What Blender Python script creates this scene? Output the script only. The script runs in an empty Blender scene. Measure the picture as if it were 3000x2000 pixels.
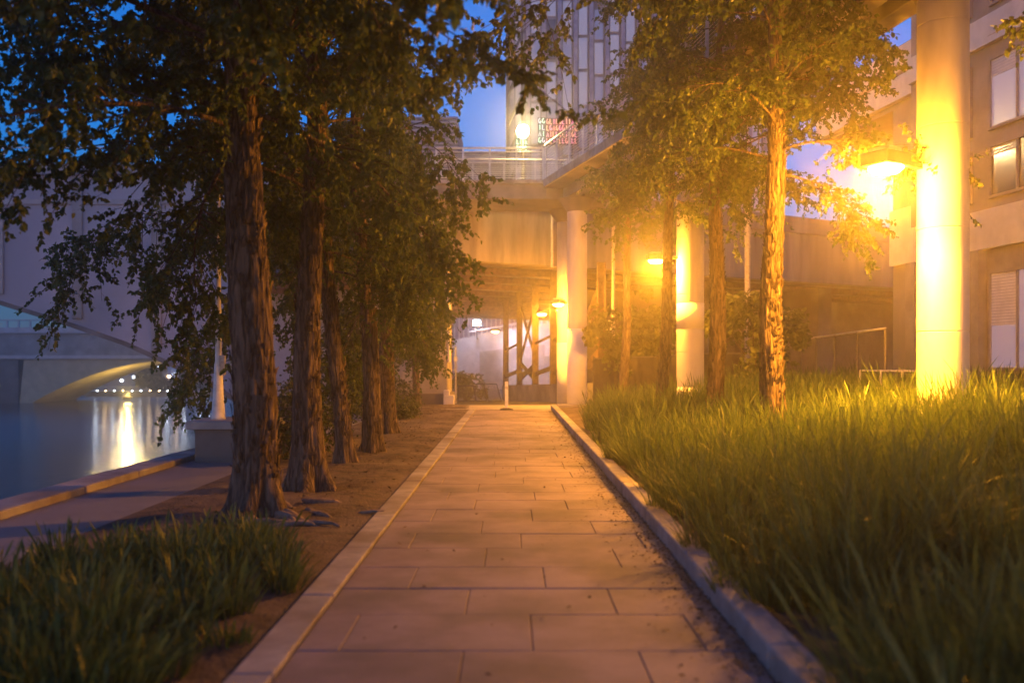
import bpy, math, random
import numpy as np
from mathutils import Vector, noise as mnoise

SC = bpy.context.scene
COL = SC.collection
R = math.radians

# ------------------------------------------------------------------ camera
CAM_H, FPX = 1.5, 2600.0
cam_d = bpy.data.cameras.new('camera')
cam = bpy.data.objects.new('camera', cam_d); COL.objects.link(cam)
cam.location = (0, 0, CAM_H); cam.rotation_euler = (R(90), 0, 0)
cam_d.sensor_width = 36; cam_d.lens = 36 * FPX / 3000
cam_d.shift_y = 0.02
cam_d.clip_start = 0.05; cam_d.clip_end = 3000
cam_d.dof.use_dof = True; cam_d.dof.focus_distance = 16.0; cam_d.dof.aperture_fstop = 1.1
SC.camera = cam

# ------------------------------------------------------------------ dusk sky
W = bpy.data.worlds.new('World'); SC.world = W; W.use_nodes = True
nt = W.node_tree; nt.nodes.clear()
sky = nt.nodes.new('ShaderNodeTexSky'); sky.sky_type = 'NISHITA'; sky.sun_disc = False
sky.sun_elevation = R(2.0); sky.sun_rotation = R(200); sky.ozone_density = 6.0; sky.air_density = 1.0; sky.dust_density = 1.0
bg = nt.nodes.new('ShaderNodeBackground'); bg.inputs['Strength'].default_value = 0.15
out = nt.nodes.new('ShaderNodeOutputWorld')
nt.links.new(sky.outputs[0], bg.inputs[0]); nt.links.new(bg.outputs[0], out.inputs[0])
SC.view_settings.view_transform = 'Standard'; SC.view_settings.look = 'None'
SC.view_settings.exposure = 2.25; SC.view_settings.gamma = 1.0
SC.render.film_transparent = False
SC.cycles.use_denoising = True
SC.cycles.max_bounces = 8; SC.cycles.diffuse_bounces = 3; SC.cycles.glossy_bounces = 3
SC.cycles.transmission_bounces = 4; SC.cycles.volume_bounces = 1; SC.cycles.transparent_max_bounces = 6
SC.cycles.sample_clamp_indirect = 4.0
GLOW_HAZE_DENSITY = 0.0038
SODIUM = (1.0, 0.35, 0.018)
LAMP_K = 0.5

# ------------------------------------------------------------------ helpers
def P(px, py, Y):
    return ((px - 1500) / FPX * Y, Y, CAM_H - (py - 1060) / FPX * Y)

def tag(o, label=None, cat=None, group=None, kind=None):
    if label: o['label'] = label
    if cat: o['category'] = cat
    if group: o['group'] = group
    if kind: o['kind'] = kind
    return o

def thing(name, label, cat, loc, group=None, rz=0.0):
    o = bpy.data.objects.new(name, None); COL.objects.link(o)
    o.empty_display_size = 0.2
    o.location = loc; o.rotation_euler = (0, 0, rz)
    return tag(o, label, cat, group)

def copy_tree(o, parent=None):
    c = o.copy(); COL.objects.link(c); c.parent = parent
    for ch in o.children: copy_tree(ch, c)
    return c

class MB:
    """collects shapes and links them as one mesh object"""
    def __init__(s): s.v = []; s.f = []; s.chunks = []; s.n = 0
    def add(s, vs, fs):
        b = s.n; s.v.extend(tuple(p) for p in vs); s.n += len(vs)
        s.f.extend(tuple(i + b for i in f) for f in fs); return s
    def box(s, c, size, rz=0.0, ax=None):
        hx, hy, hz = size[0] / 2, size[1] / 2, size[2] / 2
        ca, sa = math.cos(rz), math.sin(rz); vs = []
        for dz in (-hz, hz):
            for dx, dy in ((-hx, -hy), (hx, -hy), (hx, hy), (-hx, hy)):
                vs.append((c[0] + dx * ca - dy * sa, c[1] + dx * sa + dy * ca, c[2] + dz))
        return s.add(vs, [(3, 2, 1, 0), (4, 5, 6, 7), (0, 1, 5, 4), (1, 2, 6, 5), (2, 3, 7, 6), (3, 0, 4, 7)])
    def beam(s, a, b, w, h, up=(0, 0, 1)):
        a, b = Vector(a), Vector(b); d = (b - a).normalized(); u = Vector(up)
        if abs(d.dot(u)) > 0.98: u = Vector((1, 0, 0))
        sd = d.cross(u).normalized(); u = sd.cross(d).normalized(); vs = []
        for p in (a, b):
            for q, r in ((-1, -1), (1, -1), (1, 1), (-1, 1)):
                vs.append(p + sd * (q * w / 2) + u * (r * h / 2))
        return s.add(vs, [(0, 1, 2, 3), (7, 6, 5, 4), (0, 4, 5, 1), (1, 5, 6, 2), (2, 6, 7, 3), (3, 7, 4, 0)])
    def tube(s, pts, rad, n=8, cap=True):
        pts = [Vector(p) for p in pts]; k = len(pts)
        if not hasattr(rad, '__len__'): rad = [rad] * k
        vs = []; fs = []; ref = None
        for i, p in enumerate(pts):
            d = (pts[min(i + 1, k - 1)] - pts[max(i - 1, 0)])
            d = d.normalized() if d.length > 1e-9 else Vector((0, 0, 1))
            if ref is None: ref = Vector((1, 0, 0)) if abs(d.x) < 0.9 else Vector((0, 1, 0))
            a = d.cross(ref)
            if a.length < 1e-5: a = d.cross(Vector((0.3, 0.8, 0.2)))
            a.normalize(); b = d.cross(a); ref = b.cross(d) if False else ref
            for j in range(n):
                t = 2 * math.pi * j / n
                vs.append(p + (a * math.cos(t) + b * math.sin(t)) * rad[i])
        for i in range(k - 1):
            for j in range(n):
                j2 = (j + 1) % n
                fs.append((i * n + j, i * n + j2, (i + 1) * n + j2, (i + 1) * n + j))
        if cap:
            fs.append(tuple(range(n - 1, -1, -1))); fs.append(tuple((k - 1) * n + j for j in range(n)))
        return s.add(vs, fs)
    def lathe(s, c, prof, n=32):
        vs = []; fs = []
        for r, z in prof:
            for j in range(n):
                t = 2 * math.pi * j / n
                vs.append((c[0] + r * math.cos(t), c[1] + r * math.sin(t), c[2] + z))
        for i in range(len(prof) - 1):
            for j in range(n):
                j2 = (j + 1) % n
                fs.append((i * n + j, i * n + j2, (i + 1) * n + j2, (i + 1) * n + j))
        fs.append(tuple(range(n - 1, -1, -1))); fs.append(tuple((len(prof) - 1) * n + j for j in range(n)))
        return s.add(vs, fs)
    def prism(s, poly, z0, z1):
        n = len(poly)
        vs = [(x, y, z0) for x, y in poly] + [(x, y, z1) for x, y in poly]
        fs = [tuple(range(n - 1, -1, -1)), tuple(range(n, 2 * n))]
        fs += [(i, (i + 1) % n, n + (i + 1) % n, n + i) for i in range(n)]
        return s.add(vs, fs)
    def extrude(s, poly3, vec):
        n = len(poly3); v = Vector(vec)
        vs = [Vector(p) for p in poly3] + [Vector(p) + v for p in poly3]
        fs = [tuple(range(n - 1, -1, -1)), tuple(range(n, 2 * n))]
        fs += [(i, (i + 1) % n, n + (i + 1) % n, n + i) for i in range(n)]
        return s.add(vs, fs)
    def build(s, name, mat, parent=None, bevel=0.0, smooth=False, local=False):
        me = bpy.data.meshes.new(name)
        off = Vector((0, 0, 0))
        if parent is not None and not local:
            off = Vector(parent.location); q = parent.parent
            while q is not None: off += Vector(q.location); q = q.parent
        me.from_pydata([(v[0] - off.x, v[1] - off.y, v[2] - off.z) for v in s.v], [], s.f)
        me.update()
        if smooth: me.polygons.foreach_set('use_smooth', [True] * len(me.polygons))
        me.materials.append(mat)
        o = bpy.data.objects.new(name, me); COL.objects.link(o)
        if parent is not None: o.parent = parent
        if bevel > 0:
            m = o.modifiers.new('bevel', 'BEVEL'); m.width = bevel; m.segments = 2; m.limit_method = 'ANGLE'
        return o

def np_mesh(name, verts, quads, mat, parent=None, smooth=False):
    """verts (n,3) float, quads (m,4) int"""
    me = bpy.data.meshes.new(name)
    verts = np.asarray(verts, dtype=np.float32)
    if parent is not None:
        verts = verts - np.array(parent.location, dtype=np.float32)
    quads = np.asarray(quads, dtype=np.int32)
    me.vertices.add(len(verts)); me.vertices.foreach_set('co', verts.ravel())
    me.loops.add(quads.size); me.loops.foreach_set('vertex_index', quads.ravel())
    me.polygons.add(len(quads))
    me.polygons.foreach_set('loop_start', np.arange(0, quads.size, 4, dtype=np.int32))
    me.polygons.foreach_set('loop_total', np.full(len(quads), 4, dtype=np.int32))
    if smooth: me.polygons.foreach_set('use_smooth', np.ones(len(quads), dtype=bool))
    me.update(calc_edges=True); me.validate()
    me.materials.append(mat)
    o = bpy.data.objects.new(name, me); COL.objects.link(o)
    if parent is not None: o.parent = parent
    return o

# ------------------------------------------------------------------ materials
def nmat(name, c1, c2, scale=4.0, rough=0.8, bump=0.3, bscale=30.0, stretch=(1, 1, 1), metal=0.0, detail=6.0,
         ramp=(0.35, 0.65), bdist=0.01, c3=None, scale3=0.8, spec=0.5):
    m = bpy.data.materials.new(name); m.use_nodes = True
    t = m.node_tree; b = t.nodes['Principled BSDF']
    tc = t.nodes.new('ShaderNodeTexCoord'); mp = t.nodes.new('ShaderNodeMapping')
    mp.inputs['Scale'].default_value = stretch
    t.links.new(tc.outputs['Object'], mp.inputs[0])
    n1 = t.nodes.new('ShaderNodeTexNoise'); n1.inputs['Scale'].default_value = scale; n1.inputs['Detail'].default_value = detail
    n1.inputs['Roughness'].default_value = 0.62
    t.links.new(mp.outputs[0], n1.inputs['Vector'])
    cr = t.nodes.new('ShaderNodeValToRGB')
    cr.color_ramp.elements[0].position = ramp[0]; cr.color_ramp.elements[1].position = ramp[1]
    cr.color_ramp.elements[0].color = (*c1, 1); cr.color_ramp.elements[1].color = (*c2, 1)
    t.links.new(n1.outputs['Fac'], cr.inputs[0])
    col = cr.outputs[0]
    if c3 is not None:
        n3 = t.nodes.new('ShaderNodeTexNoise'); n3.inputs['Scale'].default_value = scale3; n3.inputs['Detail'].default_value = 5
        t.links.new(mp.outputs[0], n3.inputs['Vector'])
        r3 = t.nodes.new('ShaderNodeValToRGB'); r3.color_ramp.elements[0].position = 0.45; r3.color_ramp.elements[1].position = 0.68
        t.links.new(n3.outputs['Fac'], r3.inputs[0])
        mx = t.nodes.new('ShaderNodeMix'); mx.data_type = 'RGBA'
        t.links.new(r3.outputs[0], mx.inputs[0]); t.links.new(col, mx.inputs[6]); mx.inputs[7].default_value = (*c3, 1)
        col = mx.outputs[2]
    t.links.new(col, b.inputs['Base Color'])
    b.inputs['Roughness'].default_value = rough; b.inputs['Metallic'].default_value = metal
    b.inputs['Specular IOR Level'].default_value = spec
    if bump > 0:
        n2 = t.nodes.new('ShaderNodeTexNoise'); n2.inputs['Scale'].default_value = bscale; n2.inputs['Detail'].default_value = 5
        t.links.new(mp.outputs[0], n2.inputs['Vector'])
        bp = t.nodes.new('ShaderNodeBump'); bp.inputs['Strength'].default_value = bump; bp.inputs['Distance'].default_value = bdist
        t.links.new(n2.outputs['Fac'], bp.inputs['Height']); t.links.new(bp.outputs[0], b.inputs['Normal'])
    return m

def emat(name, col, strength):
    m = bpy.data.materials.new(name); m.use_nodes = True; t = m.node_tree
    b = t.nodes['Principled BSDF']
    b.inputs['Base Color'].default_value = (0.8, 0.8, 0.8, 1)
    b.inputs['Emission Color'].default_value = (*col, 1); b.inputs['Emission Strength'].default_value = strength
    return m

def leafmat(name, c1, c2, trans=0.35, dead=None):
    m = bpy.data.materials.new(name); m.use_nodes = True; t = m.node_tree
    b = t.nodes['Principled BSDF']; o = t.nodes['Material Output']
    tc = t.nodes.new('ShaderNodeTexCoord')
    n1 = t.nodes.new('ShaderNodeTexNoise'); n1.inputs['Scale'].default_value = 9.0; n1.inputs['Detail'].default_value = 3
    t.links.new(tc.outputs['Object'], n1.inputs['Vector'])
    cr = t.nodes.new('ShaderNodeValToRGB'); cr.color_ramp.elements[0].position = 0.3; cr.color_ramp.elements[1].position = 0.7
    cr.color_ramp.elements[0].color = (*c1, 1); cr.color_ramp.elements[1].color = (*c2, 1)
    if dead:
        e = cr.color_ramp.elements.new(0.80); e.color = (*dead, 1); n1.inputs['Scale'].default_value = 26.0
    t.links.new(n1.outputs['Fac'], cr.inputs[0]); t.links.new(cr.outputs[0], b.inputs['Base Color'])
    b.inputs['Roughness'].default_value = 0.5; b.inputs['Specular IOR Level'].default_value = 0.35
    tr = t.nodes.new('ShaderNodeBsdfTranslucent'); t.links.new(cr.outputs[0], tr.inputs[0])
    mx = t.nodes.new('ShaderNodeMixShader'); mx.inputs[0].default_value = trans
    t.links.new(b.outputs[0], mx.inputs[1]); t.links.new(tr.outputs[0], mx.inputs[2]); t.links.new(mx.outputs[0], o.inputs[0])
    return m

M = {}
M['soil'] = nmat('soil', (0.035, 0.024, 0.016), (0.12, 0.085, 0.055), 6, 0.95, 0.9, 40, bdist=0.03, c3=(0.16, 0.12, 0.085), scale3=1.2)
M['slab'] = nmat('slab', (0.165, 0.132, 0.138), (0.275, 0.22, 0.232), 1.3, 0.78, 0.5, 80, bdist=0.008, c3=(0.10, 0.082, 0.08), scale3=0.9, detail=9)
M['mortar'] = nmat('mortar', (0.07, 0.06, 0.052), (0.15, 0.13, 0.11), 9, 0.95, 0.4, 60)
M['kerbstone'] = nmat('kerbstone', (0.23, 0.22, 0.215), (0.36, 0.34, 0.33), 4, 0.8, 0.5, 60, bdist=0.008, c3=(0.16, 0.13, 0.10), scale3=1.1)
M['walk'] = nmat('quay_walk', (0.16, 0.15, 0.15), (0.25, 0.235, 0.23), 1.2, 0.8, 0.35, 50, c3=(0.12, 0.11, 0.105), scale3=0.6)
M['asphalt'] = nmat('asphalt', (0.04, 0.04, 0.042), (0.075, 0.072, 0.07), 8, 0.85, 0.5, 120)
M['pavement'] = nmat('pavement', (0.24, 0.22, 0.2), (0.34, 0.32, 0.29), 3, 0.8, 0.3, 70)
M['concrete'] = nmat('concrete', (0.26, 0.25, 0.245), (0.40, 0.385, 0.375), 1.2, 0.85, 0.3, 35, bdist=0.01, c3=(0.2, 0.185, 0.175), scale3=0.45)
M['concrete_stained'] = nmat('concrete_stained', (0.10, 0.09, 0.092), (0.25, 0.23, 0.235), 1.1, 0.88, 0.35, 25, stretch=(1, 1, 0.16), c3=(0.12, 0.105, 0.1), scale3=0.7)
M['concrete_dark'] = nmat('concrete_dark', (0.13, 0.115, 0.105), (0.22, 0.2, 0.185), 0.9, 0.9, 0.35, 20, c3=(0.09, 0.075, 0.065), scale3=0.4)
M['column'] = nmat('column', (0.50, 0.48, 0.48), (0.64, 0.62, 0.62), 1.0, 0.7, 0.25, 50, bdist=0.006, stretch=(1, 1, 0.35), c3=(0.33, 0.30, 0.29), scale3=1.1)
M['paint_patch'] = nmat('paint_patch', (0.66, 0.65, 0.65), (0.78, 0.77, 0.77), 2, 0.6, 0.15, 60)
M['steel_rust'] = nmat('steel_rust', (0.07, 0.045, 0.03), (0.17, 0.105, 0.065), 5, 0.75, 0.4, 45, metal=0.2)
M['steel_dark'] = nmat('steel_dark', (0.04, 0.038, 0.036), (0.08, 0.072, 0.066), 6, 0.6, 0.25, 60, metal=0.4)
M['rail'] = nmat('rail_steel', (0.45, 0.44, 0.44), (0.62, 0.61, 0.61), 5, 0.42, 0.1, 60, metal=0.6)
M['white_paint'] = nmat('white_paint', (0.55, 0.54, 0.52), (0.74, 0.73, 0.71), 6, 0.55, 0.15, 60)
M['grime'] = nmat('grime', (0.3, 0.28, 0.25), (0.5, 0.48, 0.45), 12, 0.7, 0.2, 60)
M['rubber'] = nmat('rubber', (0.02, 0.02, 0.02), (0.045, 0.042, 0.04), 10, 0.9, 0.3, 60)
M['fabric'] = nmat('screen_fabric', (0.022, 0.02, 0.018), (0.05, 0.042, 0.036), 3, 0.9, 0.5, 14, bdist=0.03)
M['mesh'] = nmat('mesh_wire', (0.10, 0.09, 0.085), (0.17, 0.155, 0.145), 9, 0.6, 0.0, 60, metal=0.5)
M['facade'] = nmat('facade', (0.17, 0.155, 0.17), (0.26, 0.24, 0.26), 1.5, 0.8, 0.2, 30, c3=(0.14, 0.13, 0.14), scale3=0.4)
M['panel'] = nmat('panel', (0.42, 0.41, 0.43), (0.54, 0.53, 0.55), 2, 0.55, 0.1, 30)
M['fin'] = nmat('fin_metal', (0.20, 0.18, 0.25), (0.32, 0.29, 0.38), 2, 0.45, 0.1, 20, metal=0.4)
M['facade_dark'] = nmat('facade_dark', (0.10, 0.095, 0.12), (0.18, 0.17, 0.2), 1.5, 0.75, 0.2, 20)
def barkmat():
    m = bpy.data.materials.new('bark'); m.use_nodes = True; t = m.node_tree; b = t.nodes['Principled BSDF']
    tc = t.nodes.new('ShaderNodeTexCoord'); mp = t.nodes.new('ShaderNodeMapping'); mp.inputs['Scale'].default_value = (1, 1, 0.17)
    t.links.new(tc.outputs['Object'], mp.inputs[0])
    nz = t.nodes.new('ShaderNodeTexNoise'); nz.inputs['Scale'].default_value = 9; nz.inputs['Detail'].default_value = 5
    t.links.new(mp.outputs[0], nz.inputs['Vector'])
    ad = t.nodes.new('ShaderNodeVectorMath'); ad.operation = 'MULTIPLY_ADD'; ad.inputs[1].default_value = (0.24, 0.24, 0.24)
    t.links.new(nz.outputs['Color'], ad.inputs[0]); t.links.new(mp.outputs[0], ad.inputs[2])
    vo = t.nodes.new('ShaderNodeTexVoronoi'); vo.feature = 'DISTANCE_TO_EDGE'; vo.inputs['Scale'].default_value = 12
    t.links.new(ad.outputs[0], vo.inputs['Vector'])
    mr = t.nodes.new('ShaderNodeMapRange'); mr.inputs[1].default_value = 0.0; mr.inputs[2].default_value = 0.22
    t.links.new(vo.outputs['Distance'], mr.inputs[0])
    n2 = t.nodes.new('ShaderNodeTexNoise'); n2.inputs['Scale'].default_value = 26; n2.inputs['Detail'].default_value = 6
    t.links.new(mp.outputs[0], n2.inputs['Vector'])
    cr = t.nodes.new('ShaderNodeValToRGB'); cr.color_ramp.elements[0].color = (0.016, 0.012, 0.010, 1); cr.color_ramp.elements[1].color = (0.19, 0.14, 0.105, 1)
    e = cr.color_ramp.elements.new(0.45); e.color = (0.085, 0.062, 0.048, 1)
    mu = t.nodes.new('ShaderNodeMath'); mu.operation = 'MULTIPLY_ADD'; mu.inputs[1].default_value = 0.5
    sc_ = t.nodes.new('ShaderNodeMath'); sc_.operation = 'MULTIPLY_ADD'; sc_.inputs[1].default_value = 1.3; sc_.inputs[2].default_value = -0.36
    t.links.new(n2.outputs['Fac'], sc_.inputs[0]); t.links.new(mr.outputs[0], mu.inputs[0]); t.links.new(sc_.outputs[0], mu.inputs[2])
    t.links.new(mu.outputs[0], cr.inputs[0]); t.links.new(cr.outputs[0], b.inputs['Base Color'])
    bp = t.nodes.new('ShaderNodeBump'); bp.inputs['Strength'].default_value = 0.9; bp.inputs['Distance'].default_value = 0.035
    t.links.new(mu.outputs[0], bp.inputs['Height']); t.links.new(bp.outputs[0], b.inputs['Normal'])
    b.inputs['Roughness'].default_value = 0.9; b.inputs['Specular IOR Level'].default_value = 0.25
    return m
M['bark'] = barkmat()
M['bark_flake'] = nmat('bark_flake', (0.10, 0.07, 0.05), (0.30, 0.22, 0.16), 7, 0.85, 0.4, 30)
M['twig'] = nmat('twig', (0.04, 0.028, 0.02), (0.10, 0.07, 0.05), 12, 0.9, 0.3, 40)
M['root'] = nmat('root', (0.13, 0.095, 0.07), (0.3, 0.22, 0.16), 9, 0.9, 0.7, 30, bdist=0.02)
M['leaf'] = leafmat('leaf', (0.055, 0.105, 0.026), (0.118, 0.15, 0.034), 0.45)
M['leaf_maple'] = leafmat('leaf_maple', (0.07, 0.09, 0.02), (0.12, 0.14, 0.035))
M['leaf_shrub'] = leafmat('leaf_shrub', (0.035, 0.055, 0.018), (0.075, 0.095, 0.03), 0.2)
M['grass'] = leafmat('grass_blade', (0.042, 0.09, 0.022), (0.11, 0.15, 0.035), 0.35, (0.22, 0.16, 0.07))
M['litter'] = nmat('leaf_litter', (0.03, 0.02, 0.012), (0.13, 0.08, 0.04), 15, 0.9, 0.0)

def glassmat(name, base, rough=0.12, em=None, es=0.0):
    m = bpy.data.materials.new(name); m.use_nodes = True; t = m.node_tree; b = t.nodes['Principled BSDF']
    b.inputs['Base Color'].default_value = (*base, 1); b.inputs['Roughness'].default_value = rough
    b.inputs['Specular IOR Level'].default_value = 0.9
    tc = t.nodes.new('ShaderNodeTexCoord'); n2 = t.nodes.new('ShaderNodeTexNoise'); n2.inputs['Scale'].default_value = 0.7
    t.links.new(tc.outputs['Object'], n2.inputs['Vector'])
    bp = t.nodes.new('ShaderNodeBump'); bp.inputs['Strength'].default_value = 0.05; bp.inputs['Distance'].default_value = 0.05
    t.links.new(n2.outputs['Fac'], bp.inputs['Height']); t.links.new(bp.outputs[0], b.inputs['Normal'])
    if em: b.inputs['Emission Color'].default_value = (*em, 1); b.inputs['Emission Strength'].default_value = es
    return m
M['glass'] = glassmat('window_glass', (0.05, 0.05, 0.065))
M['glass_lit'] = glassmat('lit_window_glass', (0.2, 0.2, 0.22), 0.3, (0.62, 0.60, 1.0), 0.045)
M['glass_blue'] = glassmat('blue_lit_glass', (0.2, 0.2, 0.22), 0.3, (0.30, 0.40, 1.0), 0.03)
M['glass_warm'] = glassmat('warm_lit_glass', (0.2, 0.2, 0.2), 0.3, (1.0, 0.72, 0.4), 0.05)
M['lens_sodium'] = emat('sodium_lens', (1.0, 0.62, 0.2), 12.0)
M['lens_white'] = emat('white_lens', (0.75, 0.88, 1.0), 12.0)
M['lens_far_white'] = emat('far_white_lens', (0.75, 0.85, 1.0), 9.0)
M['lens_far_warm'] = emat('far_warm_lens', (1.0, 0.62, 0.3), 9.0)
M['neon_teal'] = emat('neon_teal', (0.03, 1.0, 0.6), 0.28)
M['neon_red'] = emat('neon_red', (1.0, 0.05, 0.03), 0.3)
M['neon_orange'] = emat('neon_orange', (1.0, 0.3, 0.02), 0.32)
M['neon_magenta'] = emat('neon_magenta', (1.0, 0.03, 0.35), 0.26)
M['neon_blue'] = emat('neon_blue', (0.25, 0.5, 1.0), 0.2)

wm = bpy.data.materials.new('river_water'); wm.use_nodes = True; t = wm.node_tree; b = t.nodes['Principled BSDF']
b.inputs['Base Color'].default_value = (0.02, 0.026, 0.034, 1); b.inputs['Roughness'].default_value = 0.06
b.inputs['Specular IOR Level'].default_value = 0.8
tc = t.nodes.new('ShaderNodeTexCoord'); mp = t.nodes.new('ShaderNodeMapping'); mp.inputs['Scale'].default_value = (0.5, 1.6, 1)
t.links.new(tc.outputs['Object'], mp.inputs[0])
n1 = t.nodes.new('ShaderNodeTexNoise'); n1.inputs['Scale'].default_value = 2.4; n1.inputs['Detail'].default_value = 8; n1.inputs['Roughness'].default_value = 0.7
t.links.new(mp.outputs[0], n1.inputs['Vector'])
bp = t.nodes.new('ShaderNodeBump'); bp.inputs['Strength'].default_value = 0.6; bp.inputs['Distance'].default_value = 0.13
t.links.new(n1.outputs['Fac'], bp.inputs['Height']); t.links.new(bp.outputs[0], b.inputs['Normal'])
M['water'] = wm

def lamp(name, loc, power, col, parent, radius=0.09, kind='POINT', spot=None, aim=None):
    l = bpy.data.lights.new(name, kind); l.energy = power * LAMP_K; l.color = col; l.shadow_soft_size = radius
    o = bpy.data.objects.new(name, l); COL.objects.link(o)
    off = Vector(parent.location); q = parent.parent
    while q is not None: off += Vector(q.location); q = q.parent
    o.parent = parent; o.location = Vector(loc) - off
    if spot: l.spot_size = spot; l.spot_blend = 1.0
    if aim: o.rotation_euler = (Vector(aim) - Vector(loc)).to_track_quat('-Z', 'Y').to_euler()
    return o

# ------------------------------------------------------------------ setting
WATER_Z = -2.2
QUAY_X = -5.1
PATH_L, PATH_R, PATH_END = -1.12, 1.23, 28.0

def road_z(y):
    return -0.66 * min(1.0, max(0.0, (y - 31.0) / 21.0))

def bed_z(x, y=0):
    return 0.10 + 0.115 * min(max(x - 1.7, 0), 5.2)

ys = [-30, 0, 10, 20, 31] + [31 + 21 * k / 8 for k in range(1, 9)] + [70, 95, 96.6, 130, 250, 290]
xs = [-280, -120, -60, -30, -15, -5.25, -5.24, -3, 0, 3, 6, 10, 15, 25, 60, 120, 280]
def ground_z(x, y):
    if y >= 96: return -1.9
    if x < -5.245 and not (y > 62 and x > -9): return -4.2
    return road_z(y) - 0.03
vs = [(x, y, ground_z(x, y)) for y in ys for x in xs]
nx = len(xs)
fs = [(j * nx + i, j * nx + i + 1, (j + 1) * nx + i + 1, (j + 1) * nx + i) for j in range(len(ys) - 1) for i in range(nx - 1)]
tag(MB().add(vs, fs).build('ground', M['asphalt']), kind='structure')
tag(MB().add([(-279, -29, WATER_Z), (QUAY_X - 0.02, -29, WATER_Z), (QUAY_X - 0.02, 96.3, WATER_Z), (-279, 96.3, WATER_Z)], [(0, 1, 2, 3)]).build('river', M['water']), kind='structure')

# soil strip on the left of the path, with low bumps
rnd = random.Random(3)
def sheet(name, x0, x1, y0, y1, nx, ny, zf, mat):
    vs = []
    for j in range(ny + 1):
        for i in range(nx + 1):
            x = x0 + (x1 - x0) * i / nx; y = y0 + (y1 - y0) * j / ny
            vs.append((x, y, zf(x, y)))
    w = nx + 1
    fs = [(j * w + i, j * w + i + 1, (j + 1) * w + i + 1, (j + 1) * w + i) for j in range(ny) for i in range(nx)]
    o = MB().add(vs, fs).build(name, mat, smooth=True)
    return tag(o, kind='structure')
def soil_z(x, y):
    edge = min(1, max(0, (-1.36 - x) / 0.3)) * min(1, max(0, (x + 3.7) / 0.3))
    return 0.004 + edge * (0.02 + 0.05 * mnoise.noise(Vector((x * 1.3, y * 1.3, 0))) + 0.02 * mnoise.noise(Vector((x * 5, y * 5, 3))))
sheet('soil', -3.75, PATH_L - 0.21, 1.0, 30.5, 24, 260, soil_z, M['soil'])
def walk_z(x, y): return 0.0
tag(MB().box((-4.40, 15, -0.05), (1.36, 40, 0.1)).build('quay_walk', M['walk']), kind='structure')
sheet('planting_bed', PATH_R + 0.185, 10.2, 0.5, 27.6, 40, 120,
      lambda x, y: bed_z(x) - 0.02 + 0.04 * mnoise.noise(Vector((x * 1.7, y * 1.7, 8))), M['soil'])

# path: slabs laid in running bond over a mortar bed, each a thin block
mb = MB(); y = -1.0; row = 0
rnd = random.Random(11)
while y < PATH_END - 0.05:
    dy = 0.60 if row % 3 else 0.66
    dy = min(dy, PATH_END - y)
    x = PATH_L - (0.5 if row % 2 else 0.02) - rnd.uniform(0, 0.18)
    while x < PATH_R - 0.02:
        w = rnd.choice((0.9, 0.95, 1.0)); a = max(x, PATH_L); e = min(x + w, PATH_R)
        if e - a > 0.05:
            dz = rnd.uniform(-0.002, 0.003); t1, t2 = rnd.uniform(-0.002, 0.002), rnd.uniform(-0.002, 0.002); g = 0.0022
            X0, X1, Y0, Y1 = a + g, e - g, y + g, y + dy - g; b_ = 0.005
            z = 0.012 + dz
            vs = [(X0, Y0, -0.04), (X1, Y0, -0.04), (X1, Y1, -0.04), (X0, Y1, -0.04),
                  (X0, Y0, z - b_), (X1, Y0, z - b_ + t1), (X1, Y1, z - b_ + t2), (X0, Y1, z - b_),
                  (X0 + b_, Y0 + b_, z), (X1 - b_, Y0 + b_, z + t1), (X1 - b_, Y1 - b_, z + t2), (X0 + b_, Y1 - b_, z)]
            mb.add(vs, [(8, 9, 10, 11), (4, 5, 9, 8), (5, 6, 10, 9), (6, 7, 11, 10), (7, 4, 8, 11), (0, 1, 5, 4), (1, 2, 6, 5), (2, 3, 7, 6), (3, 0, 4, 7)])
        x += w
    y += dy; row += 1
tag(mb.build('path', M['slab']), kind='structure')
tag(MB().box(((PATH_L + PATH_R) / 2, 13.6, -0.006), (PATH_R - PATH_L - 0.002, 29, 0.02)).build('path_joint_bed', M['mortar']), kind='structure')
mb = MB(); y = 0.5
while y < PATH_END:
    L = min(rnd.uniform(1.1, 1.5), PATH_END - y)
    mb.box((PATH_L - 0.107, y + L / 2, -0.04 + rnd.uniform(0, 0.006)), (0.20, L - 0.012, 0.14)); y += L
tag(mb.build('path_border', M['kerbstone'], bevel=0.008), kind='structure')
mb = MB(); y = 0.5
while y < 28.4:
    L = min(rnd.uniform(1.7, 2.1), 28.4 - y)
    mb.box((PATH_R + 0.095 + rnd.uniform(-0.005, 0.005), y + L / 2, 0.02 + rnd.uniform(-0.006, 0.006)), (0.175, L - 0.008, 0.24)); y += L
for k in range(5):
    mb.box((PATH_R + 0.19 + 0.85 * k + 0.43, 28.26, 0.03), (0.83, 0.26, 0.24))
tag(mb.build('kerb', M['kerbstone'], bevel=0.02), kind='structure')
tag(MB().box((0.9, 29.35, -0.03), (8.0, 2.66, 0.08)).build('pavement', M['pavement'], bevel=0.01), kind='structure')
# a road edge line lies along the lane
q = []
for k in range(12):
    ya, yb = 31.3 + k * 1.7, 31.3 + (k + 1) * 1.7
    q.append(ya)
# coping stones of the quay
qw = thing('quay_wall', 'low stone coping along the edge of the quay above the water', 'quay wall', (QUAY_X, 10, 0))
mb = MB(); y = -2.0
while y < 36:
    L = rnd.uniform(1.4, 1.9)
    mb.box((QUAY_X + 0.02, y + L / 2, 0.0 + rnd.uniform(-0.005, 0.005)), (0.42, L - 0.015, 0.17)); y += L
mb.build('coping', M['kerbstone'], qw, bevel=0.02)
MB().box((QUAY_X + 0.05, 17, -2.2), (0.3, 38, 4.2)).build('wall_face', M['concrete_dark'], qw)

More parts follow.
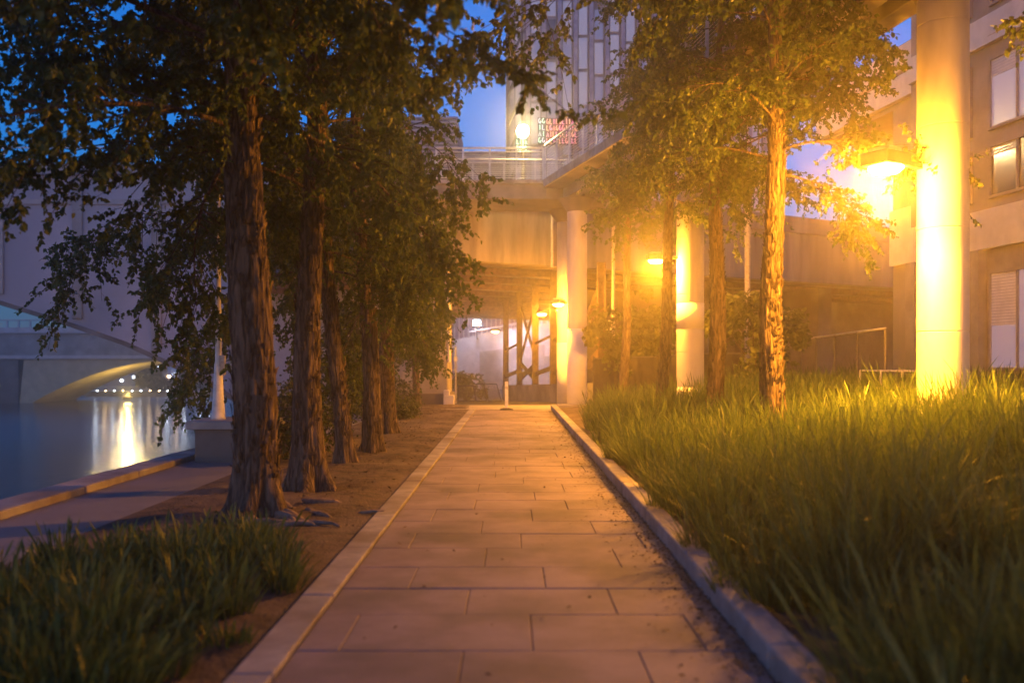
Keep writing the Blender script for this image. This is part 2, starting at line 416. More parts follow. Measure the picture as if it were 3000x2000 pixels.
# ------------------------------------------------------------------ trees
class Crown:
    def __init__(s): s.p0 = []; s.p1 = []; s.p2 = []

def leaves_np(P0, P1, P2, per, size, rs, droop=0.55, wide=0.36):
    n = len(P0); idx = np.repeat(np.arange(n), per); N = len(idx)
    t = rs.uniform(0.05, 1.05, N)[:, None]
    a, b_, c = P0[idx], P1[idx], P2[idx]
    pos = a * (1 - t) ** 2 + 2 * b_ * t * (1 - t) + c * t * t
    tan = (b_ - a) * (1 - t) + (c - b_) * t
    tan /= np.linalg.norm(tan, axis=1)[:, None] + 1e-9
    d = tan * 0.35 + rs.normal(0, 0.55, (N, 3)); d[:, 2] -= droop
    d /= np.linalg.norm(d, axis=1)[:, None] + 1e-9
    up = rs.normal(0, 0.6, (N, 3)); up[:, 2] += 0.8
    s_ = np.cross(d, up); s_ /= np.linalg.norm(s_, axis=1)[:, None] + 1e-9
    nn = np.cross(s_, d)
    L = (size * rs.uniform(0.65, 1.25, N))[:, None]; w = L * wide; f = w * 0.35
    pos = pos + rs.normal(0, 0.012, (N, 3))
    V = np.empty((N, 6, 3), dtype=np.float32)
    V[:, 0] = pos; V[:, 1] = pos + d * L * 0.32 + s_ * w + nn * f; V[:, 2] = pos + d * L * 0.7 + s_ * w * 0.62 + nn * f * 0.5
    V[:, 3] = pos + d * L - nn * f * 0.4; V[:, 4] = pos + d * L * 0.7 - s_ * w * 0.62 + nn * f * 0.5; V[:, 5] = pos + d * L * 0.32 - s_ * w + nn * f
    base = np.arange(N, dtype=np.int32)[:, None] * 6
    q1 = base + np.array([[0, 1, 2, 3]], dtype=np.int32); q2 = base + np.array([[0, 3, 4, 5]], dtype=np.int32)
    return V.reshape(-1, 3), np.concatenate([q1, q2])

def tubes_np(A, B, C, r0, r1, k=3):
    """thin 3-sided twigs through quadratic curves, vectorised"""
    n = len(A); S = 4
    ring = []
    ref = np.array([[0.31, 0.52, 0.8]])
    for i in range(S):
        t = i / (S - 1)
        p = A * (1 - t) ** 2 + 2 * B * t * (1 - t) + C * t * t
        tn = (B - A) * (1 - t) + (C - B) * t; tn /= np.linalg.norm(tn, axis=1)[:, None] + 1e-9
        a = np.cross(tn, ref); a /= np.linalg.norm(a, axis=1)[:, None] + 1e-9; b_ = np.cross(tn, a)
        r = (r0 * (1 - t) + r1 * t)[:, None]
        for j in range(k):
            th = 2 * math.pi * j / k
            ring.append(p + (a * math.cos(th) + b_ * math.sin(th)) * r)
    V = np.stack(ring, 1); base = np.arange(n, dtype=np.int32)[:, None] * (S * k); Q = []
    for i in range(S - 1):
        for j in range(k):
            j2 = (j + 1) % k
            Q.append(base + np.array([[i * k + j, i * k + j2, (i + 1) * k + j2, (i + 1) * k + j]], dtype=np.int32))
    return V.reshape(-1, 3), np.concatenate(Q)

def trunk_mesh(root, path, radf, seed, flakes, nseg=56, step=0.045, amp=0.17, zfine=5.5, flare=0.55, mat='bark', lobes=5):
    """path(z)->(x,y), radf(z)->r ; bark relief is real geometry"""
    zs = []; z = -0.12; H = path.H
    while z < H:
        zs.append(z); z += step if z < zfine else 0.25
    zs.append(H)
    vs = []; fs = []
    for z in zs:
        cx, cy = path(z); r = radf(z)
        fl = flare * math.exp(-max(z, 0) / 0.22)
        for j in range(nseg):
            th = 2 * math.pi * j / nseg; c, s_ = math.cos(th), math.sin(th)
            n1 = mnoise.noise(Vector((c * 4.2 + seed, s_ * 4.2, z * 2.0)))
            n2 = mnoise.noise(Vector((c * 10 + seed, s_ * 10, z * 5.5 + 9)))
            n3 = mnoise.noise(Vector((c * 1.2 + seed, s_ * 1.2, z * 0.9 + 4)))
            n4 = 1 - abs(mnoise.noise(Vector((c * 5.5 + seed + 0.25 * n2, s_ * 5.5, z * 1.5 + 0.3 * n1)))) * 3.2
            rr = r * (1 + amp * (0.45 * n1 + 0.5 * n2 - 0.55 * max(0.0, n4)) + 0.17 * n3 + 0.04) * (1 + fl * (0.7 + 0.6 * math.cos(lobes * th + seed)))
            vs.append((cx + rr * c, cy + rr * s_, root.location[2] + z))
    n = nseg
    for i in range(len(zs) - 1):
        for j in range(n):
            j2 = (j + 1) % n
            fs.append((i * n + j, i * n + j2, (i + 1) * n + j2, (i + 1) * n + j))
    fs.append(tuple((len(zs) - 1) * n + j for j in range(n)))
    mb = MB().add(vs, fs)
    rn = random.Random(seed * 7 + 1)
    fb = mb
    for _ in range(flakes):
        z = rn.uniform(0.25, min(zfine, H * 0.9)); th = rn.uniform(0, 2 * math.pi); r = radf(z) * rn.uniform(0.98, 1.06)
        cx, cy = path(z); hw = rn.uniform(0.008, 0.034); hh = rn.uniform(0.02, 0.10); tz = root.location[2] + z
        out_ = Vector((math.cos(th), math.sin(th), 0)); tg = Vector((-math.sin(th), math.cos(th), 0))
        p = Vector((cx, cy, tz)) + out_ * r; lift = rn.uniform(0.004, 0.045); tw = rn.uniform(-0.5, 0.5)
        ud = (Vector((0, 0, 1)) + tg * tw * 0.5).normalized()
        a = p - tg * hw - ud * hh; b_ = p + tg * hw - ud * hh * rn.uniform(0.6, 1); c = p + tg * hw * 0.8 + ud * hh + out_ * lift; d = p - tg * hw + ud * hh * 0.7 + out_ * lift * 0.5
        fb.add([a, b_, c, d, a - out_ * 0.012, b_ - out_ * 0.012], [(0, 1, 2, 3), (0, 4, 5, 1)])
    return mb.build('trunk', M[mat], root, smooth=True)

def birch(label, x, y, r, H, seed, h0, h1, n_limbs, reachR, reachL, reachY, leaf=0.068, lean=(0, 0), group=None, z0=0.0,
          per=25, flakes=480, bend=0.06, nseg=56, sub=1.0, flare=0.55, low_droop=0.5, name='birch_tree', twig_n=7, top_keep=0.35, narrow_low=False):
    root = thing(name, label, 'tree', (x, y, z0), group)
    rn = random.Random(seed); rs = np.random.RandomState(seed)
    ph = rn.uniform(0, 6)
    def path(z):
        t = max(z, 0)
        return (x + lean[0] * t + bend * math.sin(t * 0.9 + ph) - bend * math.sin(ph), y + lean[1] * t + bend * math.cos(t * 0.7 + ph) - bend * math.cos(ph))
    path.H = H
    def radf(z): return r * (1 - 0.72 * max(z, 0) / H) if z < H else 0.02
    trunk_mesh(root, path, radf, seed, flakes, nseg=nseg, flare=flare)
    A, B, C, ra, rb = [], [], [], [], []
    TA, TB, TC = [], [], []
    lb = MB()
    for i in range(n_limbs):
        f = i / max(1, n_limbs - 1); h = h0 + (h1 - h0) * f + rn.uniform(-0.15, 0.15)
        az = i * 2.399963 + rn.uniform(-0.3, 0.3) + seed
        c, s_ = math.cos(az), math.sin(az)
        gr_ = (0.55 + 0.75 * f if x < 0 else 0.42 + 1.5 * max(0.0, f - 0.35)) if narrow_low else 1.0
        rr_ = reachR * (gr_ if x < 0 else 1); rl_ = reachL * (gr_ if (x > 0 or y < 11) else 1)
        reach = abs(c) * (rr_ if c > 0 else rl_) + abs(s_) * reachY
        reach *= (1.0 - (1 - top_keep) * f ** 1.6) * rn.uniform(0.78, 1.1)
        el = rn.uniform(0.35, 0.85) if f > 0.15 else rn.uniform(0.15, 0.5)
        px_, py_ = path(h); p = Vector((px_, py_, z0 + h)); d = Vector((c * math.cos(el), s_ * math.cos(el), math.sin(el)))
        K = 10; st = reach * 1.12 / K; pts = [p.copy()]; rad = [max(0.010, radf(h) * 0.2)]
        for k in range(K):
            d = d + Vector((rn.uniform(-.16, .16), rn.uniform(-.16, .16), rn.uniform(-.12, .10) - low_droop * 0.11 * (1 + k / K)))
            d.normalize(); p = p + d * st; pts.append(p.copy()); rad.append(rad[0] * (1 - 0.88 * (k + 1) / K))
        lb.tube(pts, rad, 6, cap=False)
        nsub = max(5, int(reach * 6.5 * sub))
        for q in range(nsub):
            tq = rn.uniform(0.22, 1.0); ii = min(K - 1, int(tq * K)); fr = tq * K - ii
            sp = pts[ii].lerp(pts[ii + 1], fr); ld = (pts[ii + 1] - pts[ii]).normalized()
            ang = rn.choice((-1, 1)) * rn.uniform(0.4, 1.3)
            sd = Vector((ld.x * math.cos(ang) - ld.y * math.sin(ang), ld.x * math.sin(ang) + ld.y * math.cos(ang), ld.z + rn.uniform(-0.5, 0.45))).normalized()
            sl = reach * rn.uniform(0.16, 0.36) * (1.15 - 0.5 * tq) + 0.2
            m_ = sp + sd * sl * 0.55 + Vector((0, 0, 0.05)); e_ = sp + sd * sl + Vector((0, 0, -sl * rn.uniform(0.1, 0.9) * low_droop))
            A.append(sp); B.append(m_); C.append(e_); ra.append(rad[ii] * 0.55 + 0.002); rb.append(0.0025)
            for w in range(twig_n):
                tt = rn.uniform(0.2, 1.0); tp = sp * (1 - tt) ** 2 + m_ * 2 * tt * (1 - tt) + e_ * tt * tt
                td = Vector((rn.gauss(0, 1), rn.gauss(0, 1), rn.gauss(-0.45, 0.6) * 1.0)).normalized() + sd * 0.5
                td.normalize(); tl = rn.uniform(0.16, 0.46)
                TA.append(tp); TB.append(tp + td * tl * 0.5); TC.append(tp + td * tl + Vector((0, 0, -tl * 0.5 * low_droop)))
    lb.build('limbs', M['bark'], root, smooth=True)
    a = np.array([tuple(v) for v in A]); b_ = np.array([tuple(v) for v in B]); c_ = np.array([tuple(v) for v in C])
    ta = np.array([tuple(v) for v in TA]); tb = np.array([tuple(v) for v in TB]); tcc = np.array([tuple(v) for v in TC])
    V1, Q1 = tubes_np(a, b_, c_, np.array(ra), np.array(rb))
    V2, Q2 = tubes_np(ta, tb, tcc, np.full(len(ta), 0.0028), np.full(len(ta), 0.0014))
    np_mesh('twigs', np.concatenate([V1, V2]), np.concatenate([Q1, Q2 + len(V1)]), M['twig'], root)
    V, Q = leaves_np(ta, tb, tcc, per, leaf, rs)
    np_mesh('crown', V, Q, M['leaf'], root)
    return root

GL = 'trees in a row between the path and the river'
GR = 'trees in a row in the grass bed'
birch('thickest trunk of the riverside row, nearest and darkest, rising behind the foreground grass', -2.50, 8.67, 0.225, 8.2, 21, 3.45, 7.4, 26, 1.45, 3.2, 2.7, lean=(-0.004, 0.01), group=GL, flakes=520, low_droop=0.5, narrow_low=True, top_keep=0.7)
birch('trunk with the widest flared base in the riverside row, next to the surface roots', -2.36, 10.4, 0.165, 8.4, 33, 3.3, 7.8, 24, 1.25, 3.3, 2.4, lean=(-0.006, 0.0), group=GL, flare=1.0, low_droop=0.5, narrow_low=True, top_keep=0.6)
birch('slim trunk of the riverside row leaning towards the river, just beyond the flared one', -2.42, 12.9, 0.125, 8.2, 45, 3.1, 7.7, 19, 0.95, 3.2, 2.1, lean=(-0.055, 0.0), group=GL, low_droop=0.7, narrow_low=True, top_keep=0.5)
birch('grey-sided trunk of the close pair halfway along the riverside row', -2.32, 14.7, 0.15, 7.6, 57, 2.6, 7.2, 19, 0.75, 3.2, 2.1, lean=(-0.035, 0.0), group=GL, low_droop=0.9, narrow_low=True, top_keep=0.5)
birch('brightly lit farther trunk of the close pair in the riverside row', -2.60, 18.6, 0.175, 7.2, 69, 2.3, 6.8, 22, 0.75, 3.2, 2.1, lean=(-0.03, 0.0), group=GL, low_droop=1.0, sub=1.2, narrow_low=True)
birch('small dark tree standing in front of the concrete bridge pier', -3.12, 29.2, 0.13, 5.2, 71, 1.9, 4.9, 11, 1.2, 1.6, 1.4, group=GL, flakes=60, nseg=24, low_droop=0.6)
birch('overhanging tree by the river, its trunk out of sight, dark branches hiding the sky', -2.9, 3.1, 0.2, 7.6, 83, 4.0, 7.0, 36, 2.0, 2.8, 4.4, group=GL, flakes=0, nseg=24, low_droop=0.12, top_keep=0.8)

birch('nearest trunk of the grass-bed row, with shaggy bark, standing in the tall grass', 4.0, 13.5, 0.18, 9.6, 101, 4.1, 9.0, 32, 0.35, 3.2, 2.3, lean=(-0.004, 0.0), group=GR, z0=bed_z(4.0) - 0.02, flakes=800, flare=0.25, low_droop=0.5, narrow_low=True, top_keep=0.6)
birch('trunk of the grass-bed row half covering the repainted column', 3.92, 17.3, 0.165, 9.6, 113, 4.5, 9.0, 32, 1.7, 2.2, 2.2, lean=(0.016, 0.0), group=GR, z0=bed_z(3.9) - 0.02, flakes=800, flare=0.25, low_droop=0.5, narrow_low=True, top_keep=0.6)
birch('slim trunk of the grass-bed row leaning towards the repainted column', 3.38, 20.4, 0.14, 9.3, 127, 5.0, 8.8, 22, 1.4, 1.5, 2.0, lean=(0.06, 0.0), group=GR, z0=bed_z(3.4) - 0.02, flakes=600, flare=0.25, low_droop=0.45, narrow_low=True)
birch('slim farthest trunk of the grass-bed row, one edge glowing in the lamplight', 3.2, 26.0, 0.14, 9.2, 139, 5.2, 8.8, 18, 1.5, 1.2, 1.8, lean=(0.045, 0.0), group=GR, z0=bed_z(3.2) - 0.02, flakes=260, flare=0.25, low_droop=0.4, narrow_low=True)

birch('tree beside the office building, its trunk out of sight, leafy branches arching over the grass', 4.75, 6.9, 0.18, 8.4, 151, 3.9, 7.0, 22, 0.15, 3.8, 4.6, group=GR, z0=bed_z(4.75) - 0.02, flakes=0, nseg=24, low_droop=0.35, top_keep=0.9)
def bush(name, label, cat, x, y, z0, rx, ry, rz, n, leaf, mat, seed, group=None, stems=7, wide=0.42, hollow=0.35, trunk_h=0.0, per=9):
    root = thing(name, label, cat, (x, y, z0), group)
    rn = random.Random(seed); rs = np.random.RandomState(seed)
    cz = z0 + trunk_h + rz * 0.85
    ta, tb, tc_ = [], [], []
    clumps = [(rn.gauss(0, .55), rn.gauss(0, .55), rn.gauss(0, .55), rn.uniform(.3, .6)) for _ in range(14)]
    for _ in range(n):
        g = rn.choice(clumps); d = Vector((rn.gauss(0, 1), rn.gauss(0, 1), rn.gauss(0, 1))).normalized() * g[3] * rn.uniform(0.3, 1) ** 0.6
        q = Vector((g[0] + d.x, g[1] + d.y, g[2] + d.z))
        if q.length > 1.25: q *= 1.1 / q.length
        p = Vector((x + q.x * rx, y + q.y * ry, max(z0 + 0.05, cz + q.z * rz)))
        dr = (Vector((q.x, q.y, q.z * 0.5 - 0.1)) + Vector((rn.gauss(0, .4), rn.gauss(0, .4), rn.gauss(0, .3)))).normalized()
        L = rn.uniform(0.14, 0.34)
        ta.append(tuple(p)); tb.append(tuple(p + dr * L * .5)); tc_.append(tuple(p + dr * L + Vector((0, 0, -0.05))))
    ta, tb, tc_ = np.array(ta), np.array(tb), np.array(tc_)
    V, Q = leaves_np(ta, tb, tc_, per, leaf, rs, 0.35, wide)
    np_mesh('foliage', V, Q, M[mat], root)
    sb = MB()
    for k in range(stems):
        i = rn.randrange(n); e = Vector(ta[i]); b0 = Vector((x + rn.uniform(-.12, .12), y + rn.uniform(-.12, .12), z0 - 0.03))
        mid = b0.lerp(e, 0.5) + Vector((rn.uniform(-.1, .1), rn.uniform(-.1, .1), 0.15))
        sb.tube([b0, mid, e], [0.028 if trunk_h else 0.016, 0.014, 0.005], 5)
    V2, Q2 = tubes_np(ta, tb, tc_, np.full(n, 0.003), np.full(n, 0.0015))
    o = sb.build('stems', M['twig'], root, smooth=True)
    np_mesh('twigs', V2, Q2, M['twig'], root)
    return root

GS = 'shrubs behind the riverside row of trees'
bush('shrub', 'dark bushy shrub filling the gap between the thickest trunk and the flared one', 'shrub', -3.55, 13.8, 0, 0.5, 0.9, 0.75, 420, 0.06, 'leaf_shrub', 1, GS)
bush('shrub', 'dark shrub behind the slim riverside trunk that leans towards the river', 'shrub', -3.75, 17.2, 0, 0.6, 1.0, 0.85, 520, 0.06, 'leaf_shrub', 2, GS)
bush('shrub', 'tall dark shrub behind the close pair of trunks', 'shrub', -4.1, 21.5, 0, 0.9, 1.1, 1.4, 800, 0.065, 'leaf_shrub', 3, GS)
bush('shrub', 'dark shrub with bare stems below the small dark tree', 'shrub', -3.75, 25.6, 0, 0.75, 0.9, 0.95, 560, 0.06, 'leaf_shrub', 4, GS, stems=14)
bush('shrub', 'low yellow-green fern-like shrub beside the close pair of trunks', 'shrub', -3.15, 23.4, 0, 0.5, 0.6, 0.28, 240, 0.10, 'leaf_maple', 5, GS, wide=0.2)
bush('shrub', 'big dark evergreen shrub by the quay, taller than the other shrubs', 'shrub', -4.55, 27.0, 0, 0.9, 1.3, 1.9, 1000, 0.065, 'leaf_shrub', 6, GS)
bush('shrub', 'lit leafy shrub behind the signal pole under the road bridge', 'shrub', -2.35, 45.0, -0.5, 0.9, 0.8, 0.95, 420, 0.10, 'leaf_maple', 7, None)
bush('small_tree', 'broad-leaved sapling glowing in lamplight between the two slim grass-bed trunks', 'tree', 3.9, 28.9, 0.3, 1.15, 0.8, 1.15, 620, 0.15, 'leaf_maple', 8, 'broad-leaved saplings behind the grass-bed row', wide=0.45, trunk_h=1.2, per=8)
bush('small_tree', 'darker broad-leaved sapling behind the two nearest grass-bed trunks', 'tree', 6.75, 24.5, 0.6, 1.2, 0.9, 1.15, 620, 0.14, 'leaf_maple', 9, 'broad-leaved saplings behind the grass-bed row', wide=0.45, trunk_h=0.7, per=8)

# surface roots between the first trunks and the path
rt = thing('tree_root', 'tangle of bare surface roots between the flared trunk and the path', 'roots', (-2.0, 9.2, 0))
mb = MB(); rn = random.Random(5)
for k in range(13):
    a = Vector((-2.3 + rn.uniform(-.15, .3), 9.1 - k * 0.09 + rn.uniform(-.2, .2), 0.03)); d = Vector((rn.uniform(.4, .9), rn.uniform(-.9, .1), 0)).normalized()
    pts = []; rad = []; L = rn.uniform(0.4, 0.8)
    for i in range(9):
        t_ = i / 8; pts.append(a + d * L * t_ + Vector((rn.gauss(0, .015), rn.gauss(0, .015), 0.035 * math.sin(t_ * 5 + k) - 0.035 * t_))); rad.append(0.05 * (1 - 0.75 * t_))
    mb.tube(pts, rad, 7)
mb.build('roots', M['root'], rt, smooth=True)

# ------------------------------------------------------------------ grass
def grass(name, centres, seed, hmin, hmax, per, width=0.0065, plume=0.14, zf=None, spread=0.12):
    rs = np.random.RandomState(seed)
    C = np.array(centres); n = len(C); idx = np.repeat(np.arange(n), per); N = len(idx)
    th = rs.uniform(0, 2 * math.pi, N); rr = spread * np.sqrt(rs.uniform(0, 1, N))
    hs = np.repeat(rs.uniform(0.62, 1.2, n) * np.array([1.0 + 0.75 * mnoise.noise(Vector((c[0] * 1.1, c[1] * 1.1, 2.0))) for c in centres]), per)
    lean_c = np.repeat(rs.normal(0, 0.12, (n, 2)), per, axis=0)
    base = np.stack([C[idx, 0] + rr * np.cos(th), C[idx, 1] + rr * np.sin(th), C[idx, 2]], 1)
    h = rs.uniform(hmin, hmax, N) * hs
    out_ = np.stack([np.cos(th), np.sin(th)], 1) * (0.1 + 0.75 * (rr / spread))[:, None] * rs.uniform(0.3, 1.2, N)[:, None] + lean_c + rs.normal(0, 0.08, (N, 2))
    arch = rs.uniform(0.2, 1.0, N)
    isP = rs.uniform(0, 1, N) < plume
    h = np.where(isP, h * 1.15, h); arch = np.where(isP, arch * 0.35, arch)
    S = 5; ts = np.array([0, 0.3, 0.58, 0.82, 1.0]); phi = rs.uniform(0, math.pi, N)
    side = np.stack([np.cos(phi), np.sin(phi), np.zeros(N)], 1)
    wB = np.array([0.8, 1.0, 0.8, 0.5, 0.08]); wP = np.array([0.35, 0.35, 0.45, 1.9, 0.25])
    V = np.empty((N, S, 2, 3), dtype=np.float32)
    for i, t_ in enumerate(ts):
        bend = t_ + arch * t_ * t_ * 0.9
        p = base.copy(); p[:, :2] += out_ * (h * bend)[:, None] * 0.55
        p[:, 2] += h * (t_ - arch * 0.42 * t_ ** 3)
        w = (np.where(isP, wP[i], wB[i]) * width * rs.uniform(0.8, 1.2, N))[:, None]
        V[:, i, 0] = p - side * w; V[:, i, 1] = p + side * w
    b0 = np.arange(N, dtype=np.int32)[:, None] * (S * 2)
    Q = np.concatenate([b0 + np.array([[2 * i, 2 * i + 1, 2 * i + 3, 2 * i + 2]], dtype=np.int32) for i in range(S - 1)])
    o = np_mesh(name, V.reshape(-1, 3), Q, M['grass'])
    return tag(o, kind='stuff')

rn = random.Random(77); cs = []; cs_far = []
def edge_x(y): return (1.60 if y > 6.5 else 1.47) + 0.16 * math.sin(y * 1.9) + 0.12 * math.sin(y * 4.3 + 1) + (0.75 if y > 22 else 0.0) + (0.2 if y > 15 else 0.0)
y = 2.2
while y < 25.6:
    x = edge_x(y) + rn.uniform(0, 0.2)
    while x < 9.6:
        if x / max(y, 0.1) < 0.68:
            s = mnoise.noise(Vector((x * 0.8, y * 0.8, 5)))
            if (s > -0.34 or y < 9.5) and not ((x - 4.42) ** 2 + (y - 22) ** 2 < 0.2):
                (cs if y < 13 else cs_far).append((x + rn.uniform(-.1, .1), y + rn.uniform(-.1, .1), bed_z(x) - 0.02))
        x += 0.27 if y < 13 else 0.36
    y += 0.27 if y < 13 else 0.36
g1 = grass('tall_grass', cs, 5, 0.22, 0.60, 170, width=0.0034, plume=0.20)
tag(g1, 'tall amber-lit grass filling the bed on the right of the path', 'grass')
g2 = grass('tall_grass', cs_far, 6, 0.26, 0.62, 105, width=0.0048, plume=0.22)
tag(g2, 'tall grass at the far end of the right bed, around the lamp column', 'grass')
cs = []; y = 2.4
while y < 7.9:
    x = -4.6 + max(0, (y - 4.6)) * 0.75
    xr = -1.55 - max(0, y - 6.0) * 0.3
    while x < xr:
        if not ((x + 2.5) ** 2 + (y - 8.67) ** 2 < 0.25) and abs(x / max(y, .1)) < 0.68 and not (y > 8.1 and x > -2.2):
            cs.append((x + rn.uniform(-.1, .1), y + rn.uniform(-.1, .1), 0.0))
        x += 0.24
    y += 0.24
tag(grass('foreground_grass', cs, 8, 0.15, 0.33, 95, width=0.0055), 'dark foreground grass on the left of the path', 'grass')

# leaf litter along the kerb and under the trees
def litter(name, n, xf, yf, zf, seed, size):
    rs = np.random.RandomState(seed); y = yf(rs, n); x = xf(rs, n, y)
    z = np.array([zf(a, b_) for a, b_ in zip(x, y)])
    P0 = np.stack([x, y, z], 1); N = n
    th = rs.uniform(0, 2 * math.pi, N); d = np.stack([np.cos(th), np.sin(th), rs.normal(0, .25, N)], 1)
    s_ = np.stack([-np.sin(th), np.cos(th), rs.normal(0, .25, N)], 1); L = (size * rs.uniform(.5, 1.3, N))[:, None]
    V = np.empty((N, 4, 3)); V[:, 0] = P0; V[:, 1] = P0 + d * L * .5 + s_ * L * .28; V[:, 2] = P0 + d * L; V[:, 3] = P0 + d * L * .5 - s_ * L * .28
    Q = np.arange(N * 4).reshape(N, 4)
    return tag(np_mesh(name, V.reshape(-1, 3), Q, M['litter']), kind='stuff')
tag(litter('leaf_litter', 5200, lambda rs, n, y: PATH_R - np.abs(rs.exponential(0.11, n)) * np.where(rs.uniform(0, 1, n) < .97, 1, 3), lambda rs, n: rs.uniform(2.5, 27, n), lambda a, b_: 0.019, 4, 0.030), 'dark leaf litter gathered along the foot of the right kerb', 'leaf litter')
tag(litter('leaf_litter', 3800, lambda rs, n, y: rs.uniform(-3.6, -1.38, n), lambda rs, n: rs.uniform(8, 30, n), lambda a, b_: soil_z(a, b_) + 0.008, 9, 0.045), 'fallen leaves on the bare soil under the left trees', 'leaf litter')

tag(litter('leaf_litter', 170, lambda rs, n, y: rs.uniform(PATH_L, PATH_R, n), lambda rs, n: rs.uniform(3, 27, n), lambda a, b_: 0.019, 14, 0.04), 'a few fallen leaves scattered over the path slabs', 'leaf litter')

# ------------------------------------------------------------------ lamp columns
GC = 'round concrete columns carrying the footbridge'
def column(label, x, y, zb, zt, r, bands, group=GC):
    c = thing('concrete_column', label, 'column', (x, y, zb), group)
    sh_ = MB().lathe((x, y, zb), [(r, -0.1)] + [q for k in range(1, 5) for q in ((r, 1.42 * k - 0.004), (r - 0.007, 1.42 * k), (r - 0.007, 1.42 * k + 0.016), (r, 1.42 * k + 0.02))] + [(r, zt - zb)], 48).build('shaft', M['column'], c, smooth=False)
    me = sh_.data
    me.polygons.foreach_set('use_smooth', [len(p.vertices) == 4 for p in me.polygons])
    at = me.attributes.new('sharp_edge', 'BOOLEAN', 'EDGE') if 'sharp_edge' not in me.attributes else me.attributes['sharp_edge']
    at.data.foreach_set('value', [abs(me.vertices[e.vertices[0]].co.z - me.vertices[e.vertices[1]].co.z) < 1e-4 for e in me.edges])
    for (a, b_) in bands:
        o = MB().lathe((x, y, 0), [(r + 0.003, a), (r + 0.003, b_)], 48).build('paint_patch', M['paint_patch'], c)
        o.data.polygons.foreach_set('use_smooth', [len(p.vertices) == 4 for p in o.data.polygons])
    cb = MB().lathe((x, y, 0), [(r + 0.01, zt - 0.42), (r + 0.30, zt)], 48).build('capital', M['concrete_dark'], c)
    return c
COLS = [(2.2, 30.0), (1.97, 32.3), (4.42, 22.0), (6.02, 12.4)]
column('front one of the twin pale columns at the end of the path', 2.2, 30.0, 0.0, 6.98, 0.335, [(0.0, 2.62)])
column('rear one of the twin columns, glowing yellow under its lamp', 1.97, 32.3, -0.05, 6.98, 0.335, [(0.0, 2.2)])
column('pale column with a band of fresh paint, standing among the grass-bed trunks', 4.42, 22.0, bed_z(4.4) - 0.1, 6.98, 0.335, [(2.31, 2.95), (0.55, 0.88)])
column('column nearest the office building, blazing yellow, in the tall grass', 6.02, 12.4, bed_z(6.0) - 0.1, 6.98, 0.335, [])

GW = 'sodium lamps mounted on the columns'
def wall_lamp(label, x, y, z, ax, ay, power, s=1.0, down=0, rad=0.1, aim=None, wide=0):
    """box lamp; (ax, ay) points from the lamp towards its column"""
    l = thing('wall_lamp', label, 'lamp', (x, y, z), GW)
    an = math.atan2(ay, ax)
    MB().box((x, y, z + 0.10 * s), (0.44 * s, 0.34 * s, 0.15 * s), an).build('housing', M['steel_dark'], l, bevel=0.02)
    MB().box((x - ax * 0.02, y - ay * 0.02, z + 0.20 * s), (0.24 * s, 0.26 * s, 0.06 * s), an).build('top_cover', M['grime'], l, bevel=0.01)
    MB().beam((x + ax * 0.2 * s, y + ay * 0.2 * s, z + 0.10 * s), (x + ax * 0.62 * s, y + ay * 0.62 * s, z + 0.10 * s), 0.07, 0.07).build('arm', M['steel_dark'], l)
    MB().lathe((x, y, z), [(0.03 * s, -0.06 * s), (0.13 * s, -0.045 * s), (0.185 * s, 0.0), (0.185 * s, 0.02 * s)], 24).build('lens', M['lens_sodium'], l, smooth=True)
    lamp('lamp_light', (x, y, z - 0.20), power, SODIUM, l, rad)
    if down: lamp('lamp_light', (x, y, z - 0.22), down, SODIUM, l, rad, 'SPOT', R(84), aim)
    if wide: lamp('lamp_light', (x, y, z - 0.24), wide, SODIUM, l, rad, 'SPOT', R(128))
    return l
wall_lamp('sodium lamp on the twin columns at the end of the path', 1.60, 30.75, 3.48, 0.5, 0.86, 850)
wall_lamp('sodium lamp hanging beside the repainted column among the trunks', 3.55, 21.9, 3.98, 1.0, 0.1, 1400, rad=0.22)
wall_lamp('brightest sodium lamp, on the column nearest the office building', 4.95, 11.75, 4.05, 0.855, 0.52, 1700, 1.2, 3000, 0.25, (6.1, 12.5, 0.9), 2300)

# ------------------------------------------------------------------ footbridge
fbz0, fbz1 = 6.98, 7.5
Lft = [(1.12, 29.75), (3.42, 21.75), (4.95, 12.2), (6.4, 3.0)]
Rgt = [(3.3, 30.3), (5.45, 22.3), (7.1, 12.6), (8.6, 3.3)]
fb = thing('footbridge', 'concrete footbridge with steel railings carried over the path on round columns', 'footbridge', (2.2, 30, 7.0))
mb = MB(); mb.prism(Lft[::1] + Rgt[::-1], fbz1 - 0.16, fbz1); mb.build('ramp_deck', M['concrete_dark'], fb, bevel=0.02)
mb = MB()
for i in range(3):
    a, b_ = Vector((*Lft[i], 0)), Vector((*Lft[i + 1], 0)); mb.beam(a + Vector((0, 0, fbz1 - 0.02)), b_ + Vector((0, 0, fbz1 - 0.02)), 0.16, 0.26)
mb.build('edge_kerb', M['kerbstone'], fb, bevel=0.01)
mb = MB()
for i in range(3):
    for w, zz in ((0.36, 0.34), (0.70, 0.34)):
        a = Vector((*Lft[i], 0)).lerp(Vector((*Rgt[i], 0)), w); b_ = Vector((*Lft[i + 1], 0)).lerp(Vector((*Rgt[i + 1], 0)), w)
        mb.beam(a + Vector((0, 0, fbz1 - 0.16 - zz / 2 - 0.003)), b_ + Vector((0, 0, fbz1 - 0.16 - zz / 2 - 0.003)), 0.4, zz)
mb.build('girder', M['concrete'], fb, bevel=0.02)
mb = MB(); mb.prism([(-2.6, 29.9), (1.14, 29.9), (3.3, 30.32), (3.3, 32.6), (-2.6, 32.2)], fbz0, fbz1 - 0.003)
mb.build('landing_deck', M['concrete_dark'], fb, bevel=0.02)
mb = MB()
